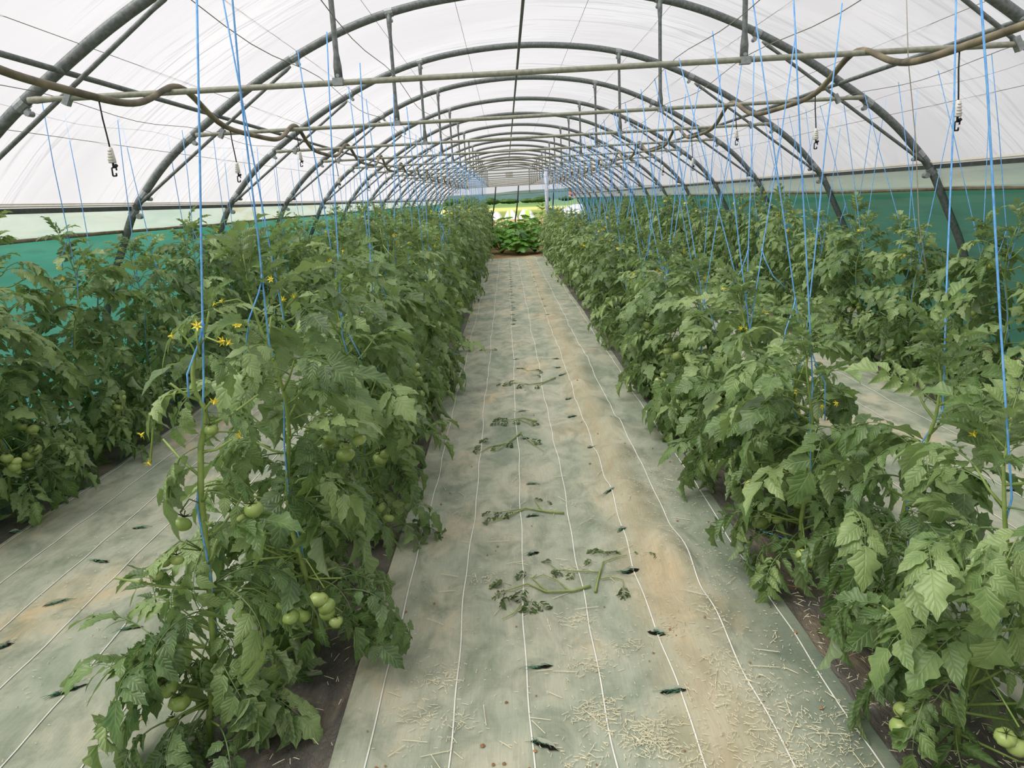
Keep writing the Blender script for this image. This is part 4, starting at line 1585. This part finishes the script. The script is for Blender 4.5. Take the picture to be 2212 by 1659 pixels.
mb = MB()
nx, ny = 30, 40
vs = []
for j in range(ny):
    y = 47.9 + (j / (ny - 1)) ** 2 * 420
    for i in range(nx):
        x = (i / (nx - 1) - .5) * (160 + (y - 48) * 2.2)
        vs.append((x, y, -.02 + .5 * math.sin(.05 * x + y * .02) * min(1, (y - 48) / 150)))
mb.add(vs, [(r * nx + i, r * nx + i + 1, (r + 1) * nx + i + 1, (r + 1) * nx + i) for r in range(ny - 1) for i in range(nx - 1)])
tag(mb.build('field_ground', mat_field()), 'yellow-green grass field beyond the open tunnel end', None, None, 'structure')
mb = MB()
vs = []
nx = 80
for i in range(nx):
    x = (i / (nx - 1) - .5) * 1500
    h = 6.6 + 1.3 * math.sin(x * .009 + 1) + .7 * math.sin(x * .031) + .4 * math.sin(x * .11)
    vs += [(x, 620, -2), (x, 640, h * .55), (x, 700, h), (x, 760, h * .5)]
mb.add(vs, [(i * 4 + k, i * 4 + k + 1, i * 4 + 5 + k, i * 4 + 4 + k) for i in range(nx - 1) for k in range(3)])
tag(mb.build('wooded_hill', simple('hazy_woodland', lin(66, 92, 92), lin(88, 112, 104), .06, .95, .05, 0, .6, 3.0)), 'long low wooded hill on the horizon', None, None, 'structure')  # distance haze painted into the woodland as a bluish green

M_TREE = simple('tree_foliage', lin(48, 72, 40), lin(84, 108, 58), .9, .9, .1, 0, .8, .6)
orng = random.Random(3)


def blob(mb, c, r, rng, nu=12, nv=8):
    vs = []
    for i in range(nv + 1):
        th = PI * i / nv
        for j in range(nu):
            a = 2 * PI * j / nu
            k = 1 + rng.uniform(-.2, .2)
            vs.append((c[0] + r[0] * k * math.sin(th) * math.cos(a), c[1] + r[1] * k * math.sin(th) * math.sin(a), c[2] + r[2] * k * math.cos(th)))
    mb.add(vs, [(i * nu + j, (i + 1) * nu + j, (i + 1) * nu + (j + 1) % nu, i * nu + (j + 1) % nu) for i in range(nv) for j in range(nu)])


for i in range(26):
    x = -50 + 4.4 * i + orng.uniform(-2, 2)
    y = 270 + orng.uniform(-20, 20)
    r = orng.uniform(1.6, 3.2)
    hh = orng.uniform(1.2, 2.7)
    t = thing('field_tree', 'dark green field tree, %s from the left in the far hedge line' % ORD[i], 'tree', (x, y, 0), 'far hedge trees')
    mb = MB()
    blob(mb, (0, 0, hh * .58), (r, r * .8, hh * .5), orng)
    blob(mb, (r * .5, 0, hh * .45), (r * .7, r * .6, hh * .4), orng)
    mb.build('crown', M_TREE, t)
    mb = MB()
    mb.tube([(0, 0, 0), (0, 0, hh * .4)], .3, 6)
    mb.build('trunk', M_STICK, t)

t = thing('farmhouse', 'small farmhouse with reddish roof beyond the field', 'house', (49.5, 560, 0))
mb = MB()
mb.box((0, 0, 1.5), (8, 6, 3.0))
mb.build('wall', simple('house_wall', lin(178, 150, 138), lin(196, 168, 154), 1, .9, .1), t, False)
mb = MB()
mb.add([(-4.4, -3.4, 2.9), (4.4, -3.4, 2.9), (4.4, 3.4, 2.9), (-4.4, 3.4, 2.9), (-4.4, 0, 4.6), (4.4, 0, 4.6)], [(0, 1, 5, 4), (3, 4, 5, 2), (0, 4, 3), (1, 2, 5), (0, 3, 2, 1)])
mb.build('roof', simple('house_roof', lin(140, 96, 88), lin(160, 112, 100), 2, .9, .1), t, False)
for k in (-2.2, 2.2):
    mb = MB()
    mb.box((k, -3.02, 1.8), (1.2, .1, 1.2))
    mb.build('window', M_BLACK, t, False)

# white fleece-covered beds just outside, seen through the opening
M_FLEECE = mat_sheer('white_fleece', [(.3, lin(222, 226, 228)), (.7, lin(244, 246, 246))], .02, (2, 2, 2), .7)
M_GREENPRINT = simple('lime_strip', lin(150, 190, 74), lin(170, 204, 92), 6, .7, .2)


def fleece(x0, x1, y0, y1, h, label, strip=None):
    t = thing('covered_bed', label, 'covered bed', ((x0 + x1) / 2, y0, 0), 'white covered beds outside')
    cx = (x0 + x1) / 2
    w = (x1 - x0) / 2
    mb = MB()
    vs = []
    ny, nx = 24, 14
    for j in range(ny):
        y = (y1 - y0) * j / (ny - 1)
        for i in range(nx):
            u = i / (nx - 1) * 2 - 1
            e = min(1, min(j, ny - 1 - j) / 3)
            vs.append((u * w, y, .01 + h * e * (1 - abs(u) ** 2.4) * (1 + .10 * math.sin(7 * y + 3 * u))))
    mb.add(vs, [(r * nx + i, r * nx + i + 1, (r + 1) * nx + i + 1, (r + 1) * nx + i) for r in range(ny - 1) for i in range(nx - 1)])
    mb.build('fleece', M_FLEECE, t)
    if strip:
        mb = MB()
        vs = []
        for j in range(ny):
            y = (y1 - y0) * j / (ny - 1)
            for u in strip:
                e = min(1, min(j, ny - 1 - j) / 3)
                vs.append((u * w, y, .035 + h * e * (1 - abs(u) ** 2.4) * (1 + .10 * math.sin(7 * y + 3 * u))))
        mb.add(vs, [(r * 2, r * 2 + 1, r * 2 + 3, r * 2 + 2) for r in range(ny - 1)])
        mb.build('printed_strip', M_GREENPRINT, t)


fleece(-2.6, -1.45, 63, 69, .42, 'white fleece bed leftmost beyond the tunnel opening')
fleece(-1.35, -0.35, 63.5, 70, .55, 'smooth white fleece bed second from the left beyond the opening')
fleece(-0.2, 0.95, 63, 70, .66, 'white fleece bed with narrow green stripe beyond the opening', (-.3, -.1))
fleece(1.05, 2.35, 62, 69, .70, 'white fleece bed with broad lime green strip beyond the opening', (-.25, .25))
fleece(4.2, 8.4, 60, 68, .85, 'wide white sheeted heap right of the taped post')
